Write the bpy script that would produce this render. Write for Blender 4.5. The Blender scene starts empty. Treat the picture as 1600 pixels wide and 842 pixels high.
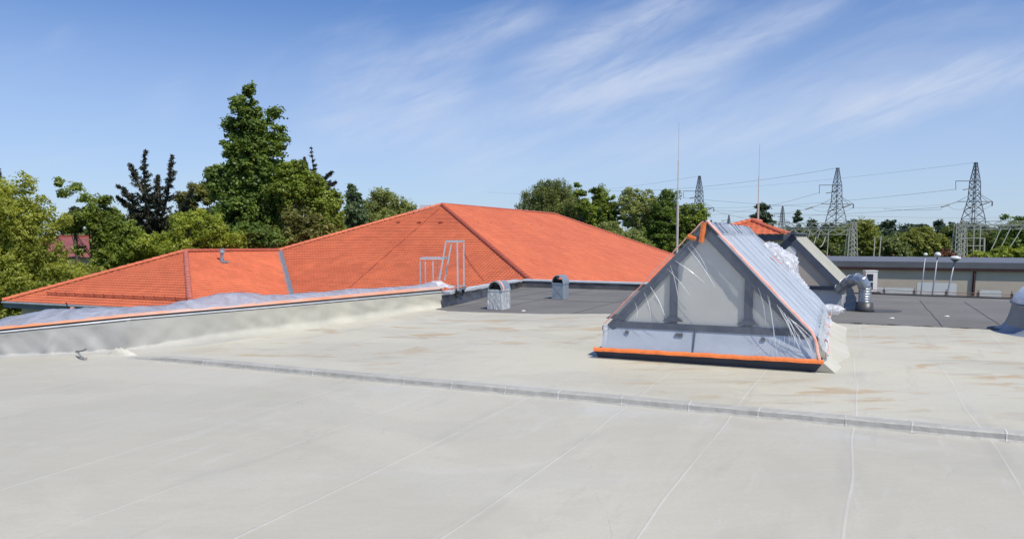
import bpy, bmesh, math, random
import numpy as np
from mathutils import Vector, Matrix
random.seed(7); rng = np.random.default_rng(11)
scene = bpy.context.scene
COL = scene.collection
R = math.radians
# ------------------------------------------------------------------ camera
F = 26.0/36.0*1600.0
PITCH = R(4.5); HORY = 370.0
PPY = HORY + math.tan(PITCH)*F
EYE = Vector((0, 0, 1.65))
cam_d = bpy.data.cameras.new('camera'); cam = bpy.data.objects.new('camera', cam_d); COL.objects.link(cam)
cam.location = EYE; cam.rotation_euler = (R(90)-PITCH, 0, 0)
cam_d.sensor_width = 36; cam_d.lens = 26; cam_d.clip_start = .05; cam_d.clip_end = 6000
cam_d.shift_y = (PPY-421.0)/1600.0
scene.camera = cam
# ------------------------------------------------------------------ sun and sky
SUN_EL = R(57)
sd = Vector((.66, -.757, 0)).normalized()
SUN = Vector((sd.x*math.cos(SUN_EL), sd.y*math.cos(SUN_EL), math.sin(SUN_EL)))
sl = bpy.data.lights.new('sun', 'SUN'); sl.energy = 4.3; sl.angle = R(.55); sl.color = (1, .935, .82)
so = bpy.data.objects.new('sun', sl); COL.objects.link(so); so.rotation_euler = SUN.to_track_quat('Z', 'Y').to_euler()
so.location = (20, -20, 40)
world = bpy.data.worlds.new('World'); scene.world = world; world.use_nodes = True
wt = world.node_tree; wt.nodes.clear()
def wn(t, **k):
    n = wt.nodes.new(t)
    for a, b in k.items(): setattr(n, a, b)
    return n
wo = wn('ShaderNodeOutputWorld'); bg = wn('ShaderNodeBackground'); bg.inputs[1].default_value = .12
sky = wn('ShaderNodeTexSky', sky_type='NISHITA', sun_disc=False)
sky.sun_elevation = SUN_EL; sky.sun_rotation = math.atan2(SUN.x, SUN.y)
sky.altitude = 100; sky.air_density = 1.0; sky.dust_density = .4; sky.ozone_density = 3.0
wt.links.new(bg.outputs[0], wo.inputs[0])
tc = wn('ShaderNodeTexCoord'); sp = wn('ShaderNodeSeparateXYZ'); wt.links.new(tc.outputs['Generated'], sp.inputs[0])
def wm(op, a, b=None, c=None):
    n = wn('ShaderNodeMath', operation=op)
    for i, x in enumerate((a, b, c)):
        if x is None: continue
        if isinstance(x, (int, float)): n.inputs[i].default_value = x
        else: wt.links.new(x, n.inputs[i])
    return n.outputs[0]
az = wm('ARCTAN2', sp.outputs[0], sp.outputs[1]); el = wm('ARCSINE', sp.outputs[2])
def cloud(rot, sx, sy, seed, lo, hi, detail=6, dist=.6, rough=.6):
    c, s = math.cos(rot), math.sin(rot)
    u = wm('ADD', wm('MULTIPLY', az, c*sx), wm('MULTIPLY', el, s*sx))
    v = wm('ADD', wm('MULTIPLY', az, -s*sy), wm('MULTIPLY', el, c*sy))
    cb = wn('ShaderNodeCombineXYZ'); wt.links.new(u, cb.inputs[0]); wt.links.new(v, cb.inputs[1]); cb.inputs[2].default_value = seed
    n = wn('ShaderNodeTexNoise'); n.inputs['Scale'].default_value = 1; n.inputs['Detail'].default_value = detail
    n.inputs['Roughness'].default_value = rough; n.inputs['Distortion'].default_value = dist
    wt.links.new(cb.outputs[0], n.inputs['Vector'])
    m = wn('ShaderNodeMapRange', interpolation_type='SMOOTHSTEP'); m.inputs[1].default_value = lo; m.inputs[2].default_value = hi
    wt.links.new(n.outputs[0], m.inputs[0]); return m.outputs[0]
# cirrus streaks: soft elongated masks filled with wind-drawn fibres
fib = cloud(R(21), 3.0, 15, 8.1, .33, .68, 9, .9, .66)
fib2 = cloud(R(23), 9.0, 40, 2.7, .30, .75, 6, .5, .6)
wisp = cloud(R(14), 2.2, 9.0, 21.7, .47, .80, 7, 1.2, .6)
tex = wm('ADD', wm('MULTIPLY', fib, .62), wm('MULTIPLY', fib2, .38))
def sky_ae(px, py):
    a = (px-800)/F; b = (PPY-py)/F; y = b*math.sin(PITCH)+math.cos(PITCH); z = b*math.cos(PITCH)-math.sin(PITCH)
    return math.atan2(a, y), math.atan2(z, math.hypot(a, y))
wnz = wn('ShaderNodeTexNoise'); wnz.inputs['Scale'].default_value = 5; wnz.inputs['Detail'].default_value = 5; wt.links.new(tc.outputs['Generated'], wnz.inputs['Vector'])
wob = wm('MULTIPLY', wm('SUBTRACT', wnz.outputs[0], .5), .07)
tot = None
for (x0, y0, x1, y1, wd_, am) in ((1330, -15, 1080, 100, 15, 1.1), (1120, 85, 765, 168, 15, 1.25), (1115, -15, 800, 112, 15, 1.15), (1720, 75, 1310, 184, 14, 2.2), (1420, 160, 1060, 210, 22, .55), (860, 20, 640, 92, 13, 1.0), (640, 85, 500, 130, 22, .7), (760, 90, 560, 140, 18, .5), (740, 130, 640, 160, 9, .8),
                              (470, 185, 760, 200, 30, .75), (250, 130, 290, 185, 22, .22), (85, 60, 100, 90, 12, .22), (1160, 70, 820, 130, 40, .45), (650, 235, 1250, 215, 30, .5), (1150, 120, 900, 190, 20, .55), (1500, 130, 1200, 150, 12, .3), (1300, 110, 1560, 30, 40, .18)):
    (a0, e0), (a1, e1) = sky_ae(x0, y0), sky_ae(x1, y1); ca_, ce_ = (a0+a1)/2, (e0+e1)/2; L_ = math.hypot(a1-a0, e1-e0)/2; dx_, dy_ = (a1-a0)/2/L_, (e1-e0)/2/L_; ww_ = wd_/F
    da = wm('SUBTRACT', az, ca_); de = wm('SUBTRACT', wm('ADD', el, wob), ce_)
    u_ = wm('DIVIDE', wm('ADD', wm('MULTIPLY', da, dx_), wm('MULTIPLY', de, dy_)), L_*.95)
    v_ = wm('DIVIDE', wm('SUBTRACT', wm('MULTIPLY', de, dx_), wm('MULTIPLY', da, dy_)), ww_*1.5)
    g_m = wm('MULTIPLY', wm('EXPONENT', wm('MULTIPLY', wm('ADD', wm('POWER', wm('ABSOLUTE', u_), 4), wm('MULTIPLY', v_, v_)), -1.0)), am)
    tot = g_m if tot is None else wm('ADD', tot, g_m)
veil = wn('ShaderNodeMapRange', interpolation_type='SMOOTHSTEP'); veil.inputs[1].default_value = .36; veil.inputs[2].default_value = .0
wt.links.new(el, veil.inputs[0])
mask = wm('MULTIPLY', tot, wm('ADD', wm('MULTIPLY', tex, .60), .05))
mask = wm('ADD', mask, wm('MULTIPLY', wisp, .16))
mask = wm('ADD', mask, wm('MULTIPLY', veil.outputs[0], .60))
mask = wm('SUBTRACT', 1.0, wm('EXPONENT', wm('MULTIPLY', mask, -1.25)))
mx = wn('ShaderNodeMix', data_type='RGBA'); wt.links.new(mask, mx.inputs[0])
tint = wn('ShaderNodeMix', data_type='RGBA', blend_type='MULTIPLY'); tint.inputs[0].default_value = 1; tint.inputs[7].default_value = (.455, .69, 1.0, 1)
wt.links.new(sky.outputs[0], tint.inputs[6])
wt.links.new(tint.outputs[2], mx.inputs[6]); mx.inputs[7].default_value = (5.2, 5.75, 6.9, 1)
wt.links.new(mx.outputs[2], bg.inputs[0])
vs = scene.view_settings; vs.view_transform = 'Standard'; vs.look = 'None'; vs.gamma = 1; vs.exposure = 0.1; vs.use_curve_mapping = False
scene.render.engine = 'CYCLES'; scene.cycles.max_bounces = 8; scene.cycles.transparent_max_bounces = 24

# ------------------------------------------------------------------ helpers
def ray(px, py):
    a = (px-800)/F; b = (PPY-py)/F; cp, s_ = math.cos(PITCH), math.sin(PITCH)
    return Vector((a, b*s_+cp, b*cp-s_))
def P(px, py, Y): r = ray(px, py); return EYE + r*(Y/r.y)
def G(px, py, z=0.0): r = ray(px, py); return EYE + r*((z-EYE.z)/r.z)
def RP(px, py, p0, n): r = ray(px, py); return EYE + r*((p0-EYE).dot(n)/r.dot(n))
TA = R(25.5); D = Vector((math.sin(TA), math.cos(TA), 0)); W = Vector((math.cos(TA), -math.sin(TA), 0)); UP = Vector((0, 0, 1))
GZ = -4.5

class MB:
    def __init__(s): s.v = []; s.f = []; s.m = []
    def add(s, vs, fs, mi=0):
        o = len(s.v); s.v += [tuple(v) for v in vs]; s.f += [tuple(i+o for i in f) for f in fs]; s.m += [mi]*len(fs)
    def quad(s, a, b, c, d, mi=0): s.add([a, b, c, d], [(0, 1, 2, 3)], mi)
    def box(s, o, ax, ay, az_, mi=0):   # o corner, three edge vectors
        o = Vector(o); v = [o, o+ax, o+ax+ay, o+ay]; v += [p+az_ for p in v]
        s.add(v, [(0, 3, 2, 1), (4, 5, 6, 7), (0, 1, 5, 4), (1, 2, 6, 5), (2, 3, 7, 6), (3, 0, 4, 7)], mi)
    def cbox(s, c, sx, sy, sz, X=Vector((1, 0, 0)), Y=Vector((0, 1, 0)), Z=UP, mi=0):
        s.box(Vector(c)-X*sx/2-Y*sy/2-Z*sz/2, X*sx, Y*sy, Z*sz, mi)
    def bar(s, a, b, w, h=None, mi=0):
        a = Vector(a); b = Vector(b); h = h or w; d = (b-a)
        if d.length < 1e-6: return
        d.normalize(); t = Vector((0, 0, 1)) if abs(d.z) < .9 else Vector((1, 0, 0))
        x = d.cross(t).normalized(); y = x.cross(d)
        s.box(a-x*w/2-y*h/2, x*w, y*h, b-a, mi)
    def tube(s, pts, r, n=8, mi=0, cap=True, r2=None):
        pts = [Vector(p) for p in pts]; L = len(pts); vs = []; prev = None
        for i, p in enumerate(pts):
            d = (pts[min(i+1, L-1)]-pts[max(i-1, 0)]).normalized()
            if prev is None:
                t = Vector((0, 0, 1)) if abs(d.z) < .9 else Vector((1, 0, 0)); x = d.cross(t).normalized()
            else: x = (prev-d*prev.dot(d)).normalized()
            prev = x; y = d.cross(x)
            rr = r[i] if isinstance(r, (list, tuple)) else (r if r2 is None else r+(r2-r)*i/(L-1))
            vs += [p+(x*math.cos(k*2*math.pi/n)+y*math.sin(k*2*math.pi/n))*rr for k in range(n)]
        fs = [(i*n+k, i*n+(k+1) % n, (i+1)*n+(k+1) % n, (i+1)*n+k) for i in range(L-1) for k in range(n)]
        if cap: fs += [tuple(range(n))[::-1], tuple(range((L-1)*n, L*n))]
        s.add(vs, fs, mi)
    def lathe(s, c, prof, n=16, mi=0):
        vs = []; c = Vector(c)
        for r, z in prof: vs += [c+Vector((r*math.cos(k*2*math.pi/n), r*math.sin(k*2*math.pi/n), z)) for k in range(n)]
        L = len(prof); s.add(vs, [(i*n+k, i*n+(k+1) % n, (i+1)*n+(k+1) % n, (i+1)*n+k) for i in range(L-1) for k in range(n)], mi)
    def prism(s, poly, z0, z1, mi=0):
        n = len(poly); v = [Vector((p[0], p[1], z0)) for p in poly]+[Vector((p[0], p[1], z1)) for p in poly]
        s.add(v, [tuple(range(n))[::-1], tuple(range(n, 2*n))]+[(i, (i+1) % n, n+(i+1) % n, n+i) for i in range(n)], mi)
    def grid(s, rows, mi=0):
        n = len(rows[0]); L = len(rows)
        s.add([p for r in rows for p in r], [(i*n+k, i*n+k+1, (i+1)*n+k+1, (i+1)*n+k) for i in range(L-1) for k in range(n-1)], mi)
    def build(s, name, mats, parent=None, smooth=False):
        me = bpy.data.meshes.new(name); me.from_pydata(s.v, [], s.f)
        mats = mats if isinstance(mats, (list, tuple)) else [mats]
        for m in mats: me.materials.append(m)
        if len(mats) > 1: me.polygons.foreach_set('material_index', s.m)
        if smooth: me.polygons.foreach_set('use_smooth', [True]*len(me.polygons))
        me.update(); o = bpy.data.objects.new(name, me); COL.objects.link(o)
        if parent: put(o, parent)
        return o
def put(o, parent):
    o.parent = parent; o.matrix_parent_inverse = Matrix.Translation(-world_loc(parent))
def world_loc(o):
    v = Vector((0, 0, 0))
    while o is not None:
        v += o.location
        v += o.matrix_parent_inverse.translation if o.parent else Vector((0, 0, 0))
        o = o.parent
    return v
def tag(o, label=None, cat=None, group=None, kind=None):
    if label: o['label'] = label
    if cat: o['category'] = cat
    if group: o['group'] = group
    if kind: o['kind'] = kind
    return o
def thing(name, label, cat, loc=(0, 0, 0), group=None):
    o = bpy.data.objects.new(name, None); COL.objects.link(o); o.location = loc; o.empty_display_size = .3
    return tag(o, label, cat, group)

# ------------------------------------------------------------------ materials
def mat(name, col, rough=.7, metal=0, var=.12, vs_=3.0, bump=0, bs=30, col2=None, spec=.5, stretch=None, coat=0, obj=False):
    m = bpy.data.materials.new(name); m.use_nodes = True; nt = m.node_tree; b = nt.nodes['Principled BSDF']
    b.inputs['Roughness'].default_value = rough; b.inputs['Metallic'].default_value = metal; b.inputs['Specular IOR Level'].default_value = spec
    b.inputs['Coat Weight'].default_value = coat
    t = nt.nodes.new('ShaderNodeTexCoord'); mp = nt.nodes.new('ShaderNodeMapping'); nt.links.new(t.outputs['Object'], mp.inputs[0])
    if stretch: mp.inputs['Scale'].default_value = stretch
    n = nt.nodes.new('ShaderNodeTexNoise'); n.inputs['Scale'].default_value = vs_; n.inputs['Detail'].default_value = 6; n.inputs['Roughness'].default_value = .6
    nt.links.new(mp.outputs[0], n.inputs['Vector'])
    cr = nt.nodes.new('ShaderNodeValToRGB'); c2 = col2 or tuple(min(1, c*(1+var)) for c in col); c1 = tuple(c*(1-var) for c in col) if not col2 else col
    cr.color_ramp.elements[0].position = .35; cr.color_ramp.elements[1].position = .65
    cr.color_ramp.elements[0].color = (*c1, 1); cr.color_ramp.elements[1].color = (*c2, 1)
    nt.links.new(n.outputs[0], cr.inputs[0]); nt.links.new(cr.outputs[0], b.inputs['Base Color'])
    if bump:
        n2 = nt.nodes.new('ShaderNodeTexNoise'); n2.inputs['Scale'].default_value = bs; n2.inputs['Detail'].default_value = 5
        nt.links.new(mp.outputs[0], n2.inputs['Vector'])
        bp = nt.nodes.new('ShaderNodeBump'); bp.inputs['Strength'].default_value = bump; bp.inputs['Distance'].default_value = .02
        nt.links.new(n2.outputs[0], bp.inputs['Height']); nt.links.new(bp.outputs[0], b.inputs['Normal'])
    return m
def leafmat(name, c1, c2, trans=.35):
    m = bpy.data.materials.new(name); m.use_nodes = True; nt = m.node_tree; nt.nodes.clear(); L = nt.links.new
    o = nt.nodes.new('ShaderNodeOutputMaterial'); g = nt.nodes.new('ShaderNodeNewGeometry')
    cr = nt.nodes.new('ShaderNodeValToRGB'); cr.color_ramp.elements[0].color = (*c1, 1); cr.color_ramp.elements[1].color = (*c2, 1)
    t = nt.nodes.new('ShaderNodeTexCoord'); n = nt.nodes.new('ShaderNodeTexNoise'); n.inputs['Scale'].default_value = .55; n.inputs['Detail'].default_value = 3
    L(t.outputs['Object'], n.inputs['Vector'])
    ad = nt.nodes.new('ShaderNodeMath'); ad.operation = 'MULTIPLY_ADD'; L(g.outputs['Random Per Island'], ad.inputs[0]); ad.inputs[1].default_value = .45
    sb = nt.nodes.new('ShaderNodeMath'); sb.operation = 'MULTIPLY_ADD'; L(n.outputs[0], sb.inputs[0]); sb.inputs[1].default_value = 2.2; sb.inputs[2].default_value = -.85
    L(sb.outputs[0], ad.inputs[2]); L(ad.outputs[0], cr.inputs[0])
    d = nt.nodes.new('ShaderNodeBsdfPrincipled'); d.inputs['Roughness'].default_value = .45; d.inputs['Specular IOR Level'].default_value = .35
    tr = nt.nodes.new('ShaderNodeBsdfTranslucent'); mm = nt.nodes.new('ShaderNodeMixShader'); mm.inputs[0].default_value = trans
    L(cr.outputs[0], d.inputs['Base Color'])
    br = nt.nodes.new('ShaderNodeMixRGB'); br.blend_type = 'MULTIPLY'; br.inputs[0].default_value = 1; br.inputs[2].default_value = (1.3, 1.25, .5, 1)
    L(cr.outputs[0], br.inputs[1]); L(br.outputs[0], tr.inputs[0])
    L(d.outputs[0], mm.inputs[1]); L(tr.outputs[0], mm.inputs[2]); L(mm.outputs[0], o.inputs[0]); return m
def grade(m, axis_lo, axis_hi, col):
    nt = m.node_tree; L = nt.links.new; b = nt.nodes['Principled BSDF']; src = b.inputs['Base Color'].links[0].from_socket
    g = nt.nodes.new('ShaderNodeNewGeometry'); sx = nt.nodes.new('ShaderNodeSeparateXYZ'); L(g.outputs['Position'], sx.inputs[0])
    mr = nt.nodes.new('ShaderNodeMapRange'); L(sx.outputs[0], mr.inputs[0]); mr.inputs[1].default_value = axis_lo; mr.inputs[2].default_value = axis_hi; mr.inputs[3].default_value = .85; mr.inputs[4].default_value = 0
    mx_ = nt.nodes.new('ShaderNodeMixRGB'); L(mr.outputs[0], mx_.inputs[0]); L(src, mx_.inputs[1]); mx_.inputs[2].default_value = (*col, 1); L(mx_.outputs[0], b.inputs['Base Color'])
def filmmat(name, col, a_lo, a_hi, sc=1.5, stretch=(1, 1, 1), bump=.6, rough=.28, bscale=4):
    m = bpy.data.materials.new(name); m.use_nodes = True; nt = m.node_tree; b = nt.nodes['Principled BSDF']; L = nt.links.new
    b.inputs['Base Color'].default_value = (*col, 1); b.inputs['Roughness'].default_value = rough
    t = nt.nodes.new('ShaderNodeTexCoord'); mp = nt.nodes.new('ShaderNodeMapping'); mp.inputs['Scale'].default_value = stretch
    L(t.outputs['Object'], mp.inputs[0]); n = nt.nodes.new('ShaderNodeTexNoise'); n.inputs['Scale'].default_value = sc; n.inputs['Detail'].default_value = 7
    n.inputs['Distortion'].default_value = 1.2; L(mp.outputs[0], n.inputs['Vector'])
    mr = nt.nodes.new('ShaderNodeMapRange'); mr.inputs[1].default_value = .35; mr.inputs[2].default_value = .7; mr.inputs[3].default_value = a_lo; mr.inputs[4].default_value = a_hi
    L(n.outputs[0], mr.inputs[0]); L(mr.outputs[0], b.inputs['Alpha'])
    n2 = nt.nodes.new('ShaderNodeTexNoise'); n2.inputs['Scale'].default_value = bscale; n2.inputs['Detail'].default_value = 4; n2.inputs['Distortion'].default_value = 2
    L(mp.outputs[0], n2.inputs['Vector']); bp = nt.nodes.new('ShaderNodeBump'); bp.inputs['Strength'].default_value = bump; bp.inputs['Distance'].default_value = .05
    L(n2.outputs[0], bp.inputs['Height']); L(bp.outputs[0], b.inputs['Normal']); return m

def roofmat():
    m = bpy.data.materials.new('sprayed_roof_coating'); m.use_nodes = True; nt = m.node_tree; L = nt.links.new; b = nt.nodes['Principled BSDF']
    b.inputs['Roughness'].default_value = .55; b.inputs['Specular IOR Level'].default_value = .3
    g = nt.nodes.new('ShaderNodeNewGeometry')
    def dot(v):
        n = nt.nodes.new('ShaderNodeVectorMath'); n.operation = 'DOT_PRODUCT'; L(g.outputs['Position'], n.inputs[0]); n.inputs[1].default_value = v; return n.outputs['Value']
    w = dot((W.x, W.y, 0)); d = dot((D.x, D.y, 0))
    def M(op, a, b_=None, c=None):
        n = nt.nodes.new('ShaderNodeMath'); n.operation = op
        for i, x in enumerate((a, b_, c)):
            if x is None: continue
            if isinstance(x, (int, float)): n.inputs[i].default_value = x
            else: L(x, n.inputs[i])
        return n.outputs[0]
    def V(x, y, z=0.0):
        c = nt.nodes.new('ShaderNodeCombineXYZ')
        for i, q in enumerate((x, y, z)):
            if isinstance(q, (int, float)): c.inputs[i].default_value = q
            else: L(q, c.inputs[i])
        return c.outputs[0]
    def N(vec, sc, det=5, ro=.55, dist=0):
        n = nt.nodes.new('ShaderNodeTexNoise'); L(vec, n.inputs['Vector']); n.inputs['Scale'].default_value = sc; n.inputs['Detail'].default_value = det
        n.inputs['Roughness'].default_value = ro; n.inputs['Distortion'].default_value = dist; return n.outputs[0]
    def S(x, lo, hi, a=0, b_=1):
        n = nt.nodes.new('ShaderNodeMapRange'); n.interpolation_type = 'SMOOTHSTEP'; L(x, n.inputs[0])
        for i, q in ((1, lo), (2, hi), (3, a), (4, b_)): n.inputs[i].default_value = q
        return n.outputs[0]
    def mixc(f, a, c):
        n = nt.nodes.new('ShaderNodeMix'); n.data_type = 'RGBA'; L(f, n.inputs[0])
        for i, q in ((6, a), (7, c)):
            if isinstance(q, tuple): n.inputs[i].default_value = (*q, 1)
            else: L(q, n.inputs[i])
        return n.outputs[2]
    pos = g.outputs['Position']
    vx = nt.nodes.new('ShaderNodeSeparateXYZ'); L(pos, vx.inputs[0])
    X, Y = vx.outputs[0], vx.outputs[1]
    big = N(V(X, Y), .28, 5, .55, .4); mid = N(V(M('MULTIPLY', X, .5), Y, 3.0), 1.3, 6, .6, .5)
    base = mixc(S(big, .38, .62), (.46, .435, .355), (.515, .49, .405))
    base = mixc(M('MULTIPLY', S(mid, .5, .72), .5), base, (.525, .51, .47))
    # cream coating behind the low kerb
    back = M('ADD', d, M('MULTIPLY', M('SUBTRACT', N(V(X, Y, 9.0), .5), .5), 1.6))
    creamf = M('MULTIPLY', S(back, 6.8, 7.6), S(N(V(X, Y, 5.0), .45, 5, .6), .33, .6, .25, 1))
    base = mixc(M('MULTIPLY', creamf, .8), base, (.57, .54, .42))
    par = nt.nodes.new('ShaderNodeMath')
    # cream flare at the left upstand
    lp = M('ADD', M('MULTIPLY', X, -.80), M('MULTIPLY', Y, .59))     # grows towards the upstand
    cr2 = M('MULTIPLY', S(lp, 9.25, 10.2), S(Y, 10.2, 11.6))
    base = mixc(M('MULTIPLY', cr2, M('MULTIPLY', S(N(V(X, Y, 15.0), .8), .3, .6), .75)), base, (.58, .56, .46))
    # light bands sprayed beside the kerb
    kb = S(M('ABSOLUTE', M('SUBTRACT', d, 6.95)), .05, .9, 1, 0)
    base = mixc(M('MULTIPLY', kb, S(N(V(X, Y, 31.0), .7, 4), .42, .65, 0, .55)), base, (.55, .55, .535))
    # ochre puddle stains, long and flat
    st = N(V(M('MULTIPLY', X, 1.05), M('MULTIPLY', Y, 2.6), 41.0), 1.0, 6, .62, .6)
    stz = M('MULTIPLY', S(d, 7.15, 7.8), S(N(V(X, Y, 77.0), .25, 2), .34, .50))
    stf = M('MULTIPLY', S(st, .535, .64), stz)
    base = mixc(M('MULTIPLY', stf, .85), base, (.45, .32, .17))
    st2 = N(V(M('MULTIPLY', X, .45), M('MULTIPLY', Y, 2.6), 63.0), 1.0, 6, .62, .5)
    base = mixc(M('MULTIPLY', S(st2, .55, .68), M('MULTIPLY', stz, .5)), base, (.31, .28, .21))
    pa = N(V(M('MULTIPLY', w, .5), M('MULTIPLY', d, .8), 52.0), .55, 7, .62, 1.0)
    base = mixc(M('MULTIPLY', S(pa, .49, .53), .30), base, (.42, .40, .33))
    sc_ = N(V(M('MULTIPLY', w, 6.0), M('MULTIPLY', d, .9), 91.0), .7, 8, .7, .4)
    base = mixc(M('MULTIPLY', S(sc_, .56, .72), .35), base, (.58, .57, .54))
    base = mixc(M('MULTIPLY', S(sc_, .42, .30), .28), base, (.33, .32, .28))
    # membrane laps about a metre apart, wandering
    ww = M('ADD', w, M('MULTIPLY', M('SUBTRACT', N(V(w, M('MULTIPLY', d, .35), 4.0), .6, 2), .5), .34))
    ph = M('ABSOLUTE', M('SUBTRACT', M('FRACT', M('ADD', M('MULTIPLY', ww, 1.0), .06)), .5))
    line = S(ph, .487, .4985); brk = S(N(V(w, d, 12.0), .45, 4), .34, .55)
    linef = M('MULTIPLY', line, brk)
    base = mixc(M('MULTIPLY', linef, .5), base, (.60, .59, .55))
    # darker tracks beside the laps and dirt streaks
    tr = M('MULTIPLY', S(ph, .36, .45), S(N(V(M('MULTIPLY', w, 2.5), M('MULTIPLY', d, .6), 8.0), 1.0, 5, .6), .48, .66, 0, .30))
    base = mixc(tr, base, (.34, .33, .29))
    # fine creases
    cz = N(V(M('MULTIPLY', w, 1.4), M('MULTIPLY', d, .5), 19.0), .9, 3, .5, 1.5)
    ce = M('ABSOLUTE', M('SUBTRACT', cz, .5)); cl = M('MULTIPLY', S(ce, 0, .006, 1, 0), S(N(V(w, d, 2.0), .5), .52, .62))
    base = mixc(M('MULTIPLY', cl, .26), base, (.30, .30, .29))
    sp_ = N(V(X, Y, 1.0), 38, 6, .75)
    base = mixc(S(sp_, .35, .7, 0, .34), base, (.38, .38, .36))
    # tiny dark specks
    vo = nt.nodes.new('ShaderNodeTexVoronoi'); vo.inputs['Scale'].default_value = 1.1; L(V(X, Y), vo.inputs['Vector'])
    base = mixc(S(vo.outputs['Distance'], .008, .016, .8, 0), base, (.10, .095, .085))
    L(base, b.inputs['Base Color'])
    h = M('ADD', M('MULTIPLY', N(V(M('MULTIPLY', X, .6), Y), 1.6, 4), .035), M('MULTIPLY', linef, .003))
    h = M('ADD', h, M('MULTIPLY', N(V(X, Y, 6.0), 22, 4), .0022)); h = M('ADD', h, M('MULTIPLY', cl, -.002))
    bp = nt.nodes.new('ShaderNodeBump'); bp.inputs['Strength'].default_value = .55; bp.inputs['Distance'].default_value = 1; L(h, bp.inputs['Height']); L(bp.outputs[0], b.inputs['Normal'])
    nt.nodes.remove(par); return m
M_ROOF = roofmat()
M_BIT = mat('bitumen_felt', (.135, .129, .122), .8, var=.2, vs_=.5, bump=.35, bs=90, col2=(.185, .178, .168))
M_BITD = mat('shiny_bitumen', (.03, .03, .033), .42, var=.3, vs_=2.5, bump=.6, bs=5, col2=(.065, .065, .07))
M_BITSEAM = mat('bitumen_lap', (.075, .072, .07), .6, var=.2)
M_GALV = mat('galvanised_metal', (.42, .45, .48), .38, .8, .2, 6, .15, 20)
M_ALU = mat('aluminium', (.62, .63, .64), .35, .55, .08, 4)
M_FLASH = mat('light_flashing', (.55, .57, .58), .45, .2, .12, 3, .2, 8)
M_WHITE = mat('white_enamel', (.75, .74, .70), .4, 0, .05, 2)
M_TAPE = mat('orange_tape', (.80, .20, .045), .45, 0, .12, 9, .3, 30)
M_TAPEP = mat('faded_pink_tape', (.82, .33, .25), .45, 0, .2, 6, .4, 20, col2=(.85, .50, .42))
M_SLATE = mat('slate_grey_powder_coat', (.085, .10, .135), .4, .1, .1, 3)
M_NAVY = mat('dark_blue_flashing', (.022, .032, .058), .5, .1, .2, 3)
M_PLY = mat('cream_polycarbonate', (.52, .52, .49), .35, 0, .05, .8)
M_SLOPE = mat('pale_polycarbonate', (.50, .54, .58), .3, 0, .06, .8)
M_RIBP = mat('cream_roof_sheet', (.70, .66, .50), .4, 0, .06, 1.5)
M_RIBD = mat('dark_glazing_bar', (.12, .135, .15), .4, .2, .1, 3)
M_BASEP = mat('pale_coated_metal', (.50, .53, .57), .35, .25, .10, 2, .1, 5)
M_FOAM = mat('cream_foam_coating', (.46, .44, .35), .6, 0, .1, 2.0, .5, 7, col2=(.54, .525, .46))
M_UPST = mat('dressed_upstand_coating', (.40, .395, .345), .5, 0, .1, .8, 1.0, 3.0, col2=(.54, .52, .43)); grade(M_UPST, -5.6, -4.2, (.37, .37, .355))
M_FILM = filmmat('clear_plastic_film', (.80, .83, .88), .02, .08, 1.2, (1.5, 1.5, .8), .35)
M_FILMB = filmmat('bluish_plastic_film', (.42, .44, .51), .62, .92, 3, (1, 1, 1), .9, .22, 3)
M_FILMW = filmmat('crumpled_white_film', (.80, .82, .88), .45, .95, 6, (1, 1, 1), 1.0, .2, 9)
M_FILMS = filmmat('film_over_slope', (.60, .65, .72), .45, .72, .8, (1, 1, 1), .3, .3, 1.6)
M_TILE = mat('orange_clay_tile', (.63, .17, .078), .5, 0, .07, 1.2, .15, 40, spec=.4)
def tile_tweak(m):
    nt = m.node_tree; L = nt.links.new; b = nt.nodes['Principled BSDF']; src = b.inputs['Base Color'].links[0].from_socket
    g = nt.nodes.new('ShaderNodeNewGeometry'); n = nt.nodes.new('ShaderNodeTexNoise'); n.inputs['Scale'].default_value = .35; n.inputs['Detail'].default_value = 6
    L(g.outputs['Position'], n.inputs['Vector']); mr = nt.nodes.new('ShaderNodeMapRange'); L(n.outputs[0], mr.inputs[0]); mr.inputs[1].default_value = .4; mr.inputs[2].default_value = .7
    mr.inputs[3].default_value = 0; mr.inputs[4].default_value = .35
    mx_ = nt.nodes.new('ShaderNodeMixRGB'); L(mr.outputs[0], mx_.inputs[0]); L(src, mx_.inputs[1]); mx_.inputs[2].default_value = (.44, .10, .055, 1); vo = nt.nodes.new('ShaderNodeTexVoronoi'); vo.inputs['Scale'].default_value = 3.1; L(g.outputs['Position'], vo.inputs['Vector'])
    sx = nt.nodes.new('ShaderNodeSeparateColor'); L(vo.outputs['Color'], sx.inputs[0]); m3 = nt.nodes.new('ShaderNodeMapRange'); L(sx.outputs[0], m3.inputs[0]); m3.inputs[3].default_value = .93; m3.inputs[4].default_value = 1.05
    m4 = nt.nodes.new('ShaderNodeVectorMath'); m4.operation = 'SCALE'; L(mx_.outputs[0], m4.inputs[0]); L(m3.outputs[0], m4.inputs['Scale']); L(m4.outputs[0], b.inputs['Base Color'])
tile_tweak(M_TILE)
M_RIDGE = mat('ridge_tile_clay', (.42, .10, .055), .55, 0, .15, 4)
M_LEAD = mat('valley_sheet', (.30, .31, .34), .45, .4, .1, 3)
M_PLASTER = mat('cream_render', (.46, .42, .35), .8, 0, .05, 1)
M_BEIGE = mat('pinkish_beige_render', (.50, .425, .35), .85, 0, .1, .5, .1, 20)
M_PATCH = mat('fresh_white_paint', (.66, .67, .68), .7, 0, .04, 2)
M_FASC = mat('grey_roof_edge', (.14, .145, .16), .5, .1, .1, 1)
M_MAROON = mat('maroon_gutter', (.05, .018, .018), .5, 0, .15, 2)
M_STEEL = mat('weathered_steel', (.10, .11, .13), .55, .2, .15, 1)
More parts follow.
